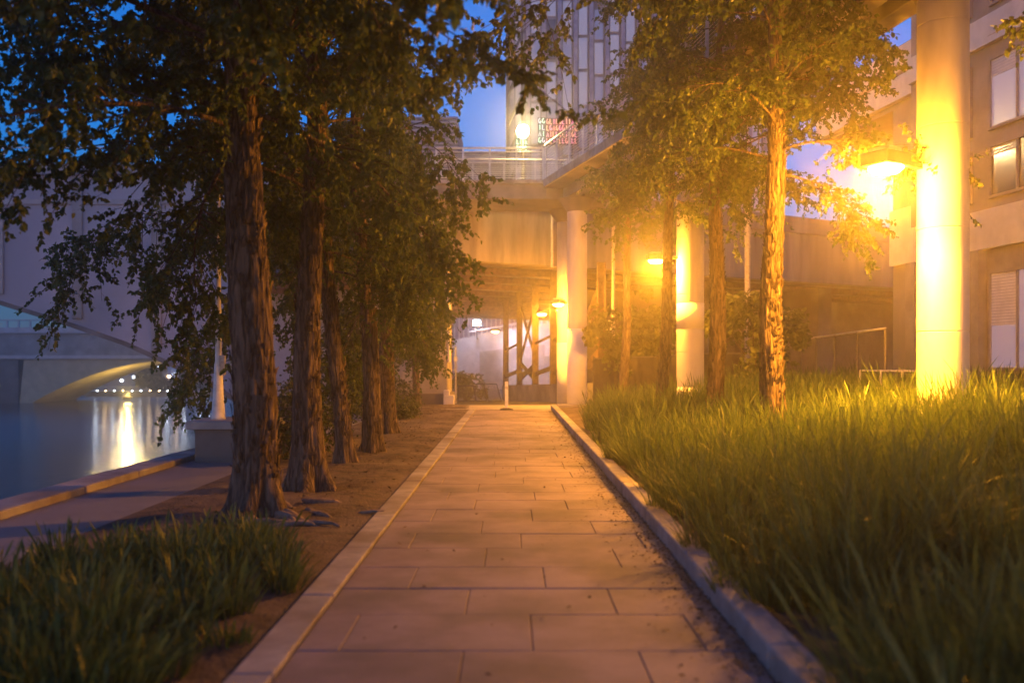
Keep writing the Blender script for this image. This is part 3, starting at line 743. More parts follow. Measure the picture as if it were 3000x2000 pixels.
mb.box((-0.75, 29.84, fbz1 + 0.05), (3.7, 0.12, 0.12)); mb.build('landing_kerb', M['kerbstone'], fb, bevel=0.01)
def railing(a, b_, zb, h, parent, npost, rods=11):
    a, b_ = Vector((*a, zb)), Vector((*b_, zb))
    for k in range(npost):
        p = a.lerp(b_, k / (npost - 1)); MB().beam(p, p + Vector((0, 0, h)), 0.06, 0.06).build('railing_post', M['rail'], parent)
    tr = MB(); tr.tube([a + Vector((0, 0, h)), b_ + Vector((0, 0, h))], 0.035, 8); tr.tube([a + Vector((0, 0, h - 0.13)), b_ + Vector((0, 0, h - 0.13))], 0.02, 8)
    tr.build('handrail', M['rail'], parent)
    wr = MB()
    for k in range(rods):
        z = 0.1 + (h - 0.32) * k / (rods - 1); wr.tube([a + Vector((0, 0, z)), b_ + Vector((0, 0, z))], 0.009, 4)
    wr.build('railing_wires', M['rail'], parent)
railing(Lft[0], Lft[1], fbz1 + 0.11, 1.15, fb, 8)
railing(Lft[1], Lft[2], fbz1 + 0.11, 1.15, fb, 9)
railing((-2.55, 29.9), (1.05, 29.9), fbz1 + 0.1, 1.1, fb, 5, 14)
railing((-2.55, 32.0), (3.1, 32.3), fbz1 + 0.02, 1.3, fb, 6, 14)
# post-top lamp on the footbridge
bl = thing('post_lamp', 'glowing globe lamp on a post above the footbridge railing', 'lamp', (0.40, 32.6, fbz1))
MB().tube([(0.40, 32.6, fbz1 - 0.05), (0.40, 32.6, fbz1 + 2.2)], [0.06, 0.045], 10).build('pole', M['steel_dark'], bl)
MB().lathe((0.40, 32.6, fbz1 + 2.2), [(0.06, 0), (0.20, 0.12), (0.24, 0.28), (0.18, 0.44), (0.05, 0.5)], 20).build('globe', emat('globe', (1.0, 0.78, 0.40), 10.0), bl, smooth=True)
lamp('lamp_light', (0.40, 32.2, fbz1 + 2.5), 600, (1.0, 0.68, 0.25), bl, 0.2)
# small tube light under the ramp
tl = thing('tube_light', 'short white tube light fixed under the footbridge ramp', 'lamp', P(1831, 551, 27.0))
x, y, z = P(1831, 551, 27.0)
MB().beam((x - 0.14, y, z + 0.01), (x + 0.14, y + 0.02, z - 0.01), 0.06, 0.045).build('tube', emat('tube', (0.8, 0.86, 1.0), 1.6), tl)
MB().beam((x - 0.15, y, z + 0.05), (x + 0.15, y + 0.02, z + 0.03), 0.08, 0.03).build('tray', M['steel_dark'], tl)
MB().tube([(x, y, z + 0.05), (x, y, fbz1 - 0.2)], 0.012, 6).build('hanger', M['steel_dark'], tl)

# ------------------------------------------------------------------ road viaduct
U = Vector((0.867, 0.498, 0)); Nn = Vector((-0.498, 0.867, 0)); O = Vector((0.7, 33.4, 0))
def VP_(s, n, z): q = O + U * s + Nn * n; return (q.x, q.y, z)
va = thing('road_viaduct', 'broad concrete road viaduct crossing behind the columns, lit orange underneath', 'viaduct', VP_(0, 0, 5.15))
mb = MB()
mb.add([VP_(-7, 0, 5.15), VP_(42, 0, 5.15), VP_(42, 0.5, 5.15), VP_(-7, 0.5, 5.15), VP_(-7, 0, 7.35), VP_(42, 0, 7.35), VP_(42, 0.5, 7.35), VP_(-7, 0.5, 7.35)],
       [(3, 2, 1, 0), (4, 5, 6, 7), (0, 1, 5, 4), (1, 2, 6, 5), (2, 3, 7, 6), (3, 0, 4, 7)])
mb.build('fascia', M['concrete_stained'], va, bevel=0.03)
mb = MB()
mb.add([VP_(-7, -0.12, 7.36), VP_(42, -0.12, 7.36), VP_(42, 0.4, 7.36), VP_(-7, 0.4, 7.36), VP_(-7, -0.12, 8.1), VP_(42, -0.12, 8.1), VP_(42, 0.4, 8.1), VP_(-7, 0.4, 8.1)],
       [(3, 2, 1, 0), (4, 5, 6, 7), (0, 1, 5, 4), (1, 2, 6, 5), (2, 3, 7, 6), (3, 0, 4, 7)])
mb.build('parapet', M['concrete_stained'], va, bevel=0.03)
mb = MB()
zs_, ze_ = 5.65, 4.75
mb.add([VP_(-7, 0.51, zs_), VP_(42, 0.51, zs_), VP_(42, 26, ze_), VP_(-7, 26, ze_), VP_(-7, 0.51, 7.2), VP_(42, 0.51, 7.2), VP_(42, 26, 6.2), VP_(-7, 26, 6.2)],
       [(3, 2, 1, 0), (4, 5, 6, 7), (0, 1, 5, 4), (1, 2, 6, 5), (2, 3, 7, 6), (3, 0, 4, 7)])
mb.build('deck_slab', M['concrete_dark'], va)
mb = MB()
for k in range(10):
    n = 2.2 + k * 2.6; zz = zs_ + (ze_ - zs_) * (n - 0.5) / 25.5
    mb.beam(VP_(-6.9, n, zz - 0.12), VP_(41.9, n, zz - 0.12), 0.45, 0.28)
mb.build('cross_beam', M['steel_rust'], va)
for k, s in enumerate((11.5, 19.0)):
    MB().add([VP_(s, 3, -0.7), VP_(s + 1, 3, -0.7), VP_(s + 1, 11, -0.7), VP_(s, 11, -0.7), VP_(s, 3, 5.3), VP_(s + 1, 3, 5.3), VP_(s + 1, 11, 5.3), VP_(s, 11, 5.3)],
             [(3, 2, 1, 0), (4, 5, 6, 7), (0, 1, 5, 4), (1, 2, 6, 5), (2, 3, 7, 6), (3, 0, 4, 7)]).build('pier_wall', M['concrete_dark'], va)
mb = MB(); mb.add([VP_(8, 9, -0.8), VP_(42, 9, -0.8), VP_(42, 9.5, -0.8), VP_(8, 9.5, -0.8), VP_(8, 9, 5.2), VP_(42, 9, 5.2), VP_(42, 9.5, 5.2), VP_(8, 9.5, 5.2)],
       [(3, 2, 1, 0), (4, 5, 6, 7), (0, 1, 5, 4), (1, 2, 6, 5), (2, 3, 7, 6), (3, 0, 4, 7)])
mb.build('added_back_wall', M['concrete_dark'], va)  # back wall added so the recess under the viaduct stays dark
# downpipe and bracket on the fascia
mb = MB(); a = VP_(0.9, -0.09, 5.1); mb.tube([a, (a[0], a[1], 7.3)], 0.05, 8); mb.build('downpipe', M['grime'], va)
pr = thing('bridge_pier', 'square concrete pier under the river end of the viaduct, with a white drainpipe', 'pier', (-3.2, 32.0, 0))
MB().box((-3.3, 32.2, 2.55), (2.1, 2.2, 5.2)).build('shaft', M['concrete'], pr, bevel=0.03)
MB().box((-3.3, 32.2, 0.15), (2.3, 2.4, 0.5)).build('plinth', M['concrete_dark'], pr, bevel=0.03)
mb = MB()
for a, b_ in ((4.6, 3.6), (3.5, 2.7), (2.6, 1.5)): mb.tube([(-2.2, 31.05, a), (-2.2, 31.05, b_)], 0.055, 10)
mb.build('drainpipe', M['white_paint'], pr)
cb = thing('concrete_block', 'pale stepped concrete block at the foot of the bridge pier', 'concrete block', (-2.3, 32.6, 0))
MB().box((-2.18, 30.7, 0.17), (0.36, 0.4, 0.36)).build('lower_step', M['panel'], cb, bevel=0.015)
MB().box((-2.26, 30.7, 0.44), (0.20, 0.34, 0.17)).build('upper_step', M['panel'], cb, bevel=0.015)

# signal pole
x, y, _ = P(1335, 1100, 36.5); z0 = road_z(y)
sp_ = thing('signal_pole', 'thin pole with a signal head, small sign and side bar beside the pier', 'signal pole', (x, y, z0))
MB().tube([(x, y, z0 - 0.05), (x, y, 2.15)], 0.035, 10).build('pole', M['grime'], sp_)
MB().box((x, y - 0.05, 1.62), (0.15, 0.02, 0.2)).build('sign', M['white_paint'], sp_)
h_ = MB().box((x - 0.27, y, 2.20), (0.22, 0.18, 0.26)); h_.beam((x - 0.2, y, 2.05), (x, y, 2.05), 0.03, 0.03); h_ = h_.build('signal_head', M['steel_dark'], sp_)
MB().lathe((x - 0.3, y - 0.02, 1.92), [(0.03, 0), (0.10, 0.02), (0.10, 0.05), (0.04, 0.08)], 14).build('lens', M['lens_sodium'], sp_)
MB().tube([(x, y, 1.2), (x - 0.36, y, 1.13)], 0.018, 6).build('side_bar', M['white_paint'], sp_)

# leaning fence panels
GF = 'mesh fence panels leaning in a line under the viaduct'
def mesh_panel(label, a, b_, h, lean, group):
    a, b_ = Vector(a), Vector(b_); o = thing('fence_panel', label, 'fence panel', tuple(a), group)
    up = Vector((lean, 0.12, 1)).normalized() * h; mb = MB()
    for p, q in ((a, b_), (a + up, b_ + up), (a, a + up), (b_, b_ + up)): mb.tube([p, q], 0.022, 6)
    mb.build('frame', M['steel_dark'], o); mb = MB()
    n = int((b_ - a).length / 0.05)
    for i in range(1, n): p = a.lerp(b_, i / n); mb.tube([p, p + up], 0.006, 3, False)
    for i in range(1, 14): mb.tube([a + up * (i / 14), b_ + up * (i / 14)], 0.006, 3, False)
    mb.build('mesh', M['mesh'], o)
zf = road_z(42) + 0.0
mesh_panel('upright mesh fence panel behind the thin signal pole', (-2.55, 42, zf), (-1.75, 42, zf), 0.72, 0.02, GF)
mesh_panel('slightly leaning mesh fence panel, between the other two panels', (-1.70, 42.05, zf), (-1.20, 42, zf), 0.82, -0.18, GF)
mesh_panel('most tilted mesh fence panel, next to the farther lamp post', (-1.12, 42.05, zf), (-0.50, 42, zf), 0.84, -0.28, GF)

# white post at the end of the path
bx, by = -0.17, 27.6
bo = thing('bollard', 'white flexible marker post on a dark base at the end of the path', 'bollard', (bx, by, 0.01))
MB().box((bx, by, 0.46), (0.10, 0.035, 0.86)).build('post', M['white_paint'], bo, bevel=0.008)
MB().box((bx, by - 0.020, 0.70), (0.085, 0.004, 0.09)).build('reflector', M['grime'], bo)
MB().lathe((bx, by, 0.012), [(0.21, 0), (0.20, 0.03), (0.09, 0.06)], 24).build('base', M['rubber'], bo)

# guard wall and steel trestle
def TL(d): return Vector((2.05 + 0.2025 * (38 - d), d, 0))
gw = thing('guard_wall', 'low concrete guard wall lit bright orange beside the lane under the viaduct', 'wall', tuple(TL(42)))
mb = MB()
ds = [32.4 + k * 1.6 for k in range(12)]
for i in range(len(ds) - 1):
    a, b_ = TL(ds[i]), TL(ds[i + 1]); za, zb = road_z(ds[i]), road_z(ds[i + 1]); w = Vector((0.16, 0.03, 0))
    mb.add([a - w + Vector((0, 0, za - .1)), a + w + Vector((0, 0, za - .1)), a + w + Vector((0, 0, za + .78)), a - w + Vector((0, 0, za + .78)),
            b_ - w + Vector((0, 0, zb - .1)), b_ + w + Vector((0, 0, zb - .1)), b_ + w + Vector((0, 0, zb + .78)), b_ - w + Vector((0, 0, zb + .78))],
           [(0, 1, 5, 4), (1, 2, 6, 5), (2, 3, 7, 6), (3, 0, 4, 7)] + ([(3, 2, 1, 0)] if i == 0 else []) + ([(4, 5, 6, 7)] if i == len(ds) - 2 else []))
mb.build('wall_body', M['concrete'], gw)
tr = thing('steel_trestle', 'rusty steel trestle of posts and cross braces holding up the viaduct', 'trestle', tuple(TL(42)))
pd = [49.8, 46.2, 42.6, 39.1, 35.6, 32.15]
def sof(d, x): n = (Vector((x, d, 0)) - O).dot(Nn); return zs_ + (ze_ - zs_) * (n - 0.5) / 25.5
for d in pd:
    p = TL(d); b0 = road_z(d) + 0.75; top = min(5.3, sof(d, p.x)) - 0.06 if d > 33.5 else 5.1
    mb = MB(); off = Vector((0.13, 0.02, 0))
    mb.beam(p - off + Vector((0, 0, b0)), p - off + Vector((0, 0, top)), 0.05, 0.30, (0, 1, 0)); mb.beam(p + off + Vector((0, 0, b0)), p + off + Vector((0, 0, top)), 0.05, 0.30, (0, 1, 0))
    mb.beam(p + Vector((0, 0, b0)), p + Vector((0, 0, top)), 0.22, 0.03, (0, 1, 0)); mb.build('post', M['steel_rust'], tr)
for i in range(len(pd) - 1):
    a, b_ = TL(pd[i]), TL(pd[i + 1])
    MB().beam(a + Vector((0, 0, 1.28 + road_z(pd[i]))), b_ + Vector((0, 0, 1.28 + road_z(pd[i + 1]) + 0.25)), 0.1, 0.18).build('girt', M['steel_rust'], tr)
    if i in (0, 2, 3): MB().beam(a + Vector((0, 0, 2.75 + road_z(pd[i]))), b_ + Vector((0, 0, 2.95 + road_z(pd[i + 1]))), 0.08, 0.1).build('girt', M['steel_rust'], tr)
for (i, z0_, z1_) in ((1, 1.4, 4.3), (1, 0.55, 1.4), (4, 0.8, 2.0), (4, 2.1, 4.4)):
    a, b_ = TL(pd[i]), TL(pd[i + 1])
    MB().beam(a + Vector((0, 0, z0_)), b_ + Vector((0, 0, z1_)), 0.07, 0.2).build('brace', M['steel_rust'], tr)
    MB().beam(a + Vector((0.08, 0, z1_)), b_ + Vector((0.08, 0, z0_)), 0.07, 0.2).build('brace', M['steel_rust'], tr)

# lamp posts under the viaduct
GP = 'sodium lamp posts under the viaduct'
def lamp_post(label, x, y, zl, dx, power):
    z0 = road_z(y); o = thing('lamp_post', label, 'lamp post', (x, y, z0), GP)
    MB().tube([(x, y, z0 - 0.05), (x, y, zl + 0.06)], [0.075, 0.055], 12).build('pole', M['grime'], o)
    MB().beam((x, y, zl + 0.08), (x + dx * 0.75, y - 0.05, zl + 0.10), 0.05, 0.05).build('arm', M['steel_dark'], o)
    hx = x + dx
    MB().box((hx, y - 0.05, zl + 0.11), (0.52, 0.26, 0.13)).build('lamp_head', M['steel_dark'], o, bevel=0.02)
    ln = MB().lathe((hx, y - 0.05, zl), [(0.05, -0.05), (0.17, -0.03), (0.22, 0.035)], 20).build('lens', M['lens_sodium'], o, smooth=True)
    lamp('lamp_light', (hx, y - 0.05, zl - 0.16), power, SODIUM, o, 0.1)
lamp_post('nearer lamp post under the viaduct, its lamp close beside the twin columns', P(1617, 1100, 41.5)[0], 41.5, 3.70, -0.48, 320)
lamp_post('farther lamp post under the viaduct, its lamp in front of the lilac wall', P(1477, 1100, 51.5)[0], 51.5, 3.24, -0.52, 220)

# ------------------------------------------------------------------ background under the viaduct
bb = thing('ramp_wall', 'lilac concrete ramp wall with a sloping railing seen through the trestle', 'wall', (2, 72, -0.7))
mb = MB()
poly = [P(1335, 1165, 72), P(1900, 1165, 72), P(1900, 900, 72), P(1640, 940, 72), P(1470, 965, 72), P(1375, 985, 72), P(1335, 995, 72)]
mb.extrude(poly, (0, 2.5, 0)); mb.build('wall_body', M['panel'], bb)
mb = MB(); poly = [P(1405, 1168, 71.9), P(1630, 1168, 71.9), P(1630, 1005, 71.9), P(1405, 1030, 71.9)]
mb.extrude(poly, (0, 0.08, 0)); mb.build('recess_panel', M['concrete'], bb)
mb = MB(); a, b_ = Vector(P(1375, 972, 71.8)), Vector(P(1640, 925, 71.8)); mb.tube([a, b_], 0.09, 6)
for k in range(16): p = a.lerp(b_, k / 15); mb.tube([p, p - Vector((0, 0, 0.45))], 0.04, 5)
mb.build('railing', M['rail'], bb)
mb = MB(); mb.box(P(1612, 1025, 71.6), (0.9, 0.1, 1.0))
mb.build('vent', M['panel'], bb)
sh = thing('metal_shed', 'pale ribbed metal building behind the ramp wall under the viaduct', 'building', (0, 84, -0.7))
mb = MB(); mb.box((2, 88, 3.5), (20, 6, 8.4)); mb.build('wall', M['fin'], sh)
mb = MB()
for k in range(44): mb.box((-7.7 + k * 0.44, 84.95, 3.5), (0.12, 0.1, 8.3))
mb.build('cladding_ribs', M['panel'], sh)
wl = thing('white_floodlight', 'small white floodlight on a bracket above the lilac ramp wall', 'lamp', P(1397, 946, 70.2))
x, y, z = P(1397, 946, 70.2)
MB().box((x, y, z), (0.55, 0.2, 0.4)).build('lens', M['lens_white'], wl)
MB().beam((x, y + 0.3, z - 1.2), (x, y + 1.9, z - 1.2), 0.1, 0.1).beam((x, y + 0.3, z - 1.25), (x, y + 0.3, z), 0.1, 0.1).build('bracket', M['steel_dark'], wl)
MB().box((x, y + 0.2, z + 0.08), (0.65, 0.18, 0.55)).build('housing', M['steel_dark'], wl)
lamp('lamp_light', (x, y - 1.6, z - 0.3), 140, (0.80, 0.78, 1.0), wl, 0.2)
lamp('lamp_light', (x + 0.2, y - 1.7, z - 0.3), 1500, (0.85, 0.74, 1.0), wl, 0.2, 'SPOT', R(100), (6.5, 72, 1.0))

# ------------------------------------------------------------------ right side: screens, fence, poles
sf = thing('screen_fence', 'dark fabric-covered construction fence behind the slim grass-bed trunks', 'fence', (3.6, 27.9, 0))
mb = MB()
pts = [Vector((2.66, 28.75, 0)), Vector((3.5, 28.4, 0)), Vector((4.6, 28.2, 0)), Vector((5.8, 28.1, 0)), Vector((7.4, 28.6, 0))]
for i in range(4):
    a, b_ = pts[i], pts[i + 1]; N_ = 12; vs = []; 
    for j in range(N_ + 1):
        for k in range(7):
            p = a.lerp(b_, j / N_); sag = 0.05 * math.sin(j * 1.7 + k * 0.8 + i) + 0.02 * math.sin(j * 3.9)
            vs.append((p.x, p.y + sag, 0.1 + (1.5 + 0.05 * i) * k / 6))
    f_ = [(j * 7 + k, (j + 1) * 7 + k, (j + 1) * 7 + k + 1, j * 7 + k + 1) for j in range(N_) for k in range(6)]
    mb.add(vs, f_)
mb.build('screen', M['fabric'], sf, smooth=True)
for p in pts: MB().tube([(p.x, p.y + 0.1, 0), (p.x, p.y + 0.1, 1.68)], 0.03, 8).build('post', M['steel_dark'], sf)
mb = MB()
for i in range(4): mb.tube([pts[i] + Vector((0, 0.07, 1.60 + 0.05 * i)), pts[i + 1] + Vector((0, 0.07, 1.60 + 0.05 * i + 0.02))], 0.022, 6)
mb.build('top_rail', M['mesh'], sf)
cf = thing('chain_link_fence', 'tall chain-link fence running towards the dark space under the viaduct', 'fence', (8.6, 25, 0.7))
a, b_ = Vector((8.0, 19.0, 0.68)), Vector((9.5, 30.6, 0.68)); H_ = 1.54
mb = MB(); mb.tube([a + Vector((0, 0, H_)), b_ + Vector((0, 0, H_))], 0.026, 8); mb.build('top_rail', M['rail'], cf)
for k in range(6): p = a.lerp(b_, k / 5); MB().tube([p - Vector((0, 0, .1)), p + Vector((0, 0, H_))], 0.03, 8).build('post', M['mesh'], cf)
mb = MB(); L = (b_ - a).length; n = int(L / 0.10)
for i in range(-15, n):
    for sgn in (1, -1):
        t0_, t1_ = i * 0.1, i * 0.1 + H_
        if sgn > 0: s0, s1, u0, u1 = t0_, t1_, 0, H_
        else: s0, s1, u0, u1 = t0_, t1_, H_, 0
        if s0 < 0: f_ = -s0 / (s1 - s0); u0 = u0 + (u1 - u0) * f_; s0 = 0
        if s1 > L: f_ = (L - s0) / (s1 - s0); u1 = u0 + (u1 - u0) * f_; s1 = L
        if s1 <= s0: continue
        mb.tube([a.lerp(b_, s0 / L) + Vector((0, 0, u0)), a.lerp(b_, s1 / L) + Vector((0, 0, u1))], 0.003, 3, False)
mb.build('chain_mesh', M['mesh'], cf)
# thin poles
x, y, z = P(1797, 1090, 31.4)
up = thing('utility_pole', 'thin tall pole with a pale box, close to the twin columns', 'pole', (x, y, 0))
MB().tube([(x, y, -0.1), (x, y, 6.5)], 0.06, 10).build('pole', M['grime'], up)
MB().box((x - 0.14, y - 0.03, 2.75), (0.16, 0.12, 0.45)).build('box', M['panel'], up, bevel=0.01)
MB().box((x - 0.06, y, 2.95), (0.16, 0.06, 0.03)).build('bracket', M['rail'], up); MB().box((x - 0.06, y, 2.55), (0.16, 0.06, 0.03)).build('bracket', M['rail'], up)
x, y, z = P(2190, 1010, 27.0)
up = thing('utility_pole', 'thin bare pole seen between the two nearest grass-bed trunks', 'pole', (x, y, 0.5))
MB().tube([(x, y, 0.4), (x, y, 6.6)], 0.085, 10).build('pole', M['grime'], up)
MB().tube([(x, y, 0.4), (x, y, 0.75)], 0.13, 10).build('foot', M['grime'], up)
MB().lathe((x, y, 6.6), [(0.1, 0), (0.1, 0.05), (0.03, 0.1)], 10).build('cap', M['grime'], up)
# bike stand behind the bed
x, y = 7.55, 17.8
bk = thing('metal_rack', 'low metal rack with bars behind the tall grass, by the chain-link fence', 'rack', (x, y, 0.7))
mb = MB(); a = Vector((7.3, 18.6, 0.7)); b_ = Vector((8.0, 17.2, 0.7))
for z in (0.3, 0.62): mb.tube([a + Vector((0, 0, z)), b_ + Vector((0, 0, z))], 0.02, 6)
mb.build('rails', M['rail'], bk); 
for k in range(4): p = a.lerp(b_, k / 3); MB().tube([p - Vector((0, 0, 0.05)), p + Vector((0, 0, 0.63))], 0.022, 6).build('upright', M['rail'], bk)

# ------------------------------------------------------------------ office building on the right
FA = Vector((10.3, 30.2, 0)); FD = Vector((0.152, -0.988, 0)); FN = Vector((-0.988, -0.152, 0))
def F(s, n, z): q = FA + FD * s + FN * n; return Vector((q.x, q.y, z))
def fbox(mb, s0, s1, n0, n1, z0, z1):
    vs = [F(s0, n0, z0), F(s1, n0, z0), F(s1, n1, z0), F(s0, n1, z0), F(s0, n0, z1), F(s1, n0, z1), F(s1, n1, z1), F(s0, n1, z1)]
    mb.add(vs, [(0, 1, 2, 3), (7, 6, 5, 4), (0, 4, 5, 1), (1, 5, 6, 2), (2, 6, 7, 3), (3, 7, 4, 0)])
ob = thing('office_building', 'pale office building with bands of windows beside the grass bed', 'building', tuple(F(8, 0, 0.3)))
mb = MB(); fbox(mb, 5.5, 30, -9, 0, -0.3, 17.5); mb.build('wall', M['facade'], ob)
mb = MB(); fbox(mb, 4.15, 5.497, -8, -0.3, -0.3, 8.9); fbox(mb, 0, 5.496, -7.9, -0.32, 8.903, 10.7); mb.build('side_wing', M['facade'], ob)
for (z0, z1) in ((9.05, 9.72), (9.85, 10.55)):
    mb = MB()
    for k in range(9): fbox(mb, -0.1 + k * 0.62, -0.1 + k * 0.62 + 0.605, -0.29, -0.1, z0, z1)
    mb.build('cladding_band', M['panel'], ob)
mb = MB(); fbox(mb, 4.2, 5.45, -0.29, -0.15, 4.3, 5.9); mb.build('white_panel', M['panel'], ob)
for (z0, z1) in ((4.25, 5.2), (9.2, 9.9), (12.4, 13.1)):
    mb = MB(); fbox(mb, 5.55, 29.5, 0.003, 0.14, z0, z1); mb.build('spandrel_band', M['panel'], ob)
for k in range(9):
    mb = MB(); fbox(mb, 5.6 + k * 2.6, 5.6 + k * 2.6 + 0.42, 0.004, 0.24, 0.2, 4.23)
    mb.build('pilaster', M['facade'], ob)
def window(parent, s, w, z0, z1, gm, wing=False):
    n0 = -0.3 if wing else 0.0
    fr = MB(); t_ = 0.07
    fbox(fr, s, s + w, n0 + 0.003, n0 + 0.09, z0, z0 + t_); fbox(fr, s, s + w, n0 + 0.003, n0 + 0.09, z1 - t_, z1)
    fbox(fr, s, s + t_, n0 + 0.003, n0 + 0.088, z0 + t_, z1 - t_); fbox(fr, s + w - t_, s + w, n0 + 0.003, n0 + 0.088, z0 + t_, z1 - t_)
    fbox(fr, s + w / 2 - 0.025, s + w / 2 + 0.025, n0 + 0.003, n0 + 0.08, z0 + t_, z1 - t_)
    f_ = fr.build('window', M['facade'], parent)
    pn = MB(); fbox(pn, s + t_, s + w - t_, n0 + 0.004, n0 + 0.03, z0 + t_, z1 - t_)
    pn.build('pane', M[gm], f_)
    bd = MB(); hh = (z1 - z0) * (0.15 + 0.5 * ((s * 7.31 + z0 * 3.7) % 1.0))
    nsl = max(2, int(hh / 0.07))
    for k in range(nsl): fbox(bd, s + t_ + 0.01, s + w / 2 - 0.03, n0 + 0.034, n0 + 0.044, z1 - t_ - 0.07 * (k + 1) + 0.012, z1 - t_ - 0.07 * k - 0.004)
    bd.build('blind', M['panel'], f_)
rn = random.Random(31)
for (z0, z1, lit) in ((1.3, 3.7, 0.4), (5.45, 6.75, 0.6), (7.1, 8.85, 0.7), (10.1, 12.0, 0.45), (13.4, 15.4, 0.4)):
    for k in range(9):
        window(ob, 6.15 + k * 2.6, 1.95, z0, z1, 'glass_lit' if rn.random() < lit else 'glass')

# ------------------------------------------------------------------ towers above the footbridge
tw = thing('fin_tower', 'tall lilac building with vertical metal fins behind the footbridge', 'building', (6.5, 47, 6.6))
x0, _, _ = P(1489, 0, 46); x1 = 13.5
MB().box(((x0 + x1) / 2, 50, 14.2), (x1 - x0, 7.8, 15.4)).build('wall', M['facade_dark'], tw)
mb = MB(); k = 0; xx = x0 + 0.1
while xx < x1 - 0.2: mb.box((xx + 0.1, 46.0, 14.4), (0.2, 0.36, 14.8)); xx += 0.82
mb.build('fins', M['fin'], tw)
rn = random.Random(9); xx = x0 + 0.36
while xx < x1 - 0.6:
    z = 8.6
    for q in range(6):
        h = rn.uniform(1.5, 2.1)
        MB().box((xx + 0.24, 46.07, z + h / 2), (0.44, 0.05, h)).build('window', M[rn.choice(('glass_lit', 'glass_blue', 'glass', 'glass_lit'))], tw); z += h + 0.18
    xx += 0.82
mb = MB()
for k in range(9):
    z = 7.5 + k * 1.55; mb.beam((x0 - 0.02, 45.7, z), (x0 + 0.7, 45.7, z + 1.5), 0.1, 0.14)
mb.beam((x0 - 0.05, 45.7, 7), (x0 - 0.05, 45.7, 21.5), 0.14, 0.14); mb.beam((x0 + 0.72, 45.7, 7), (x0 + 0.72, 45.7, 21.5), 0.14, 0.14)
mb.build('corner_lattice', M['steel_dark'], tw)
def glyphs(name, label, px0, px1, py0, py1, Y, mats, seed, rows):
    """rows of bent glass tubes; the strokes are too blurred in the place to read"""
    c = P((px0 + px1) / 2, (py0 + py1) / 2, Y); o = thing(name, label, 'neon sign', c)
    rn = random.Random(seed); W_ = (px1 - px0) / rows[0]
    MB().box((c[0], Y + 0.12, c[2]), ((px1 - px0) / FPX * Y * 1.05, 0.08, (py1 - py0) / FPX * Y * 1.05)).build('backboard', M['steel_dark'], o)
    for m_ in range(len(mats)):
        mb = MB()
        for r_ in range(rows[1]):
            for k in range(rows[0]):
                if (k + r_) % len(mats) != m_: continue
                ax = px0 + (k + 0.2) * W_; bx_ = px0 + (k + 0.8) * W_; hh = (py1 - py0) / rows[1]; ty = py0 + r_ * hh + hh * 0.12; by_ = py0 + (r_ + 1) * hh - hh * 0.12
                kind = rn.randrange(4); rr = 0.028
                if kind == 0: mb.tube([P((ax + bx_) / 2, ty, Y), P((ax + bx_) / 2, by_, Y)], rr, 6)
                elif kind == 1:
                    pts_ = [P((ax + bx_) / 2 + (bx_ - ax) / 2 * math.cos(t_ * 0.7), (ty + by_) / 2 + (by_ - ty) / 2 * math.sin(t_ * 0.7), Y) for t_ in range(8)]; mb.tube(pts_, rr, 6)
                elif kind == 2: mb.tube([P(ax, ty, Y), P(ax, by_, Y), P(bx_, by_, Y)], rr, 6)
                else: mb.tube([P(ax, by_, Y), P((ax + bx_) / 2, ty, Y), P(bx_, by_, Y)], rr, 6)
        mb.build('neon_tubes', M[mats[m_]], o)
glyphs('neon_sign', 'red and orange neon sign on the finned building', 1600, 1692, 347, 422, 45.4, ['neon_red', 'neon_orange', 'neon_magenta'], 4, (10, 4))
glyphs('neon_sign', 'upright teal neon sign beside the globe lamp', 1512, 1545, 372, 442, 45.4, ['neon_teal'], 6, (4, 4))
glyphs('neon_sign', 'small narrow blue neon sign between the red and the teal ones', 1576, 1598, 345, 420, 45.4, ['neon_blue', 'neon_teal'], 8, (2, 4))
sb_ = thing('slatted_building', 'slatted building with lit gaps behind the riverside foliage', 'building', (-5, 50, 6.4))
bx0, bx1 = P(1150, 0, 50)[0], P(1340, 0, 50)[0]
MB().box(((bx0 + bx1) / 2, 53, 10.8), (bx1 - bx0, 6, 8.9)).build('wall', M['facade_dark'], sb_)
mb = MB()
for k in range(34): mb.box(((bx0 + bx1) / 2, 49.9, 7.3 + k * 0.24), (bx1 - bx0 + 0.1, 0.16, 0.09))
mb.build('slats', M['fin'], sb_)
for k in range(6): MB().box((bx0 + 0.5 + k * 0.58, 49.985, 9.0 + (k % 3) * 1.1), (0.4, 0.02, 0.7)).build('window', M['glass_lit' if k % 2 else 'glass_blue'], sb_)
lb_ = thing('low_block', 'low pale block behind the footbridge railing, under the sky gap', 'building', (-1.5, 57, 6.2))
MB().box((-1.5, 58.5, 10.6), (6.4, 3.0, 8.8)).build('wall', M['facade'], lb_)
MB().box((-1.5, 56.93, 14.5), (6.5, 0.12, 0.4)).build('cornice', M['panel'], lb_)
for k in range(6):
    for q in range(2): MB().box((-4.1 + k * 1.04, 56.97, 11.3 + q * 1.7), (0.6, 0.05, 0.9)).build('window', M['glass_lit' if (k + q) % 2 else 'glass'], lb_)

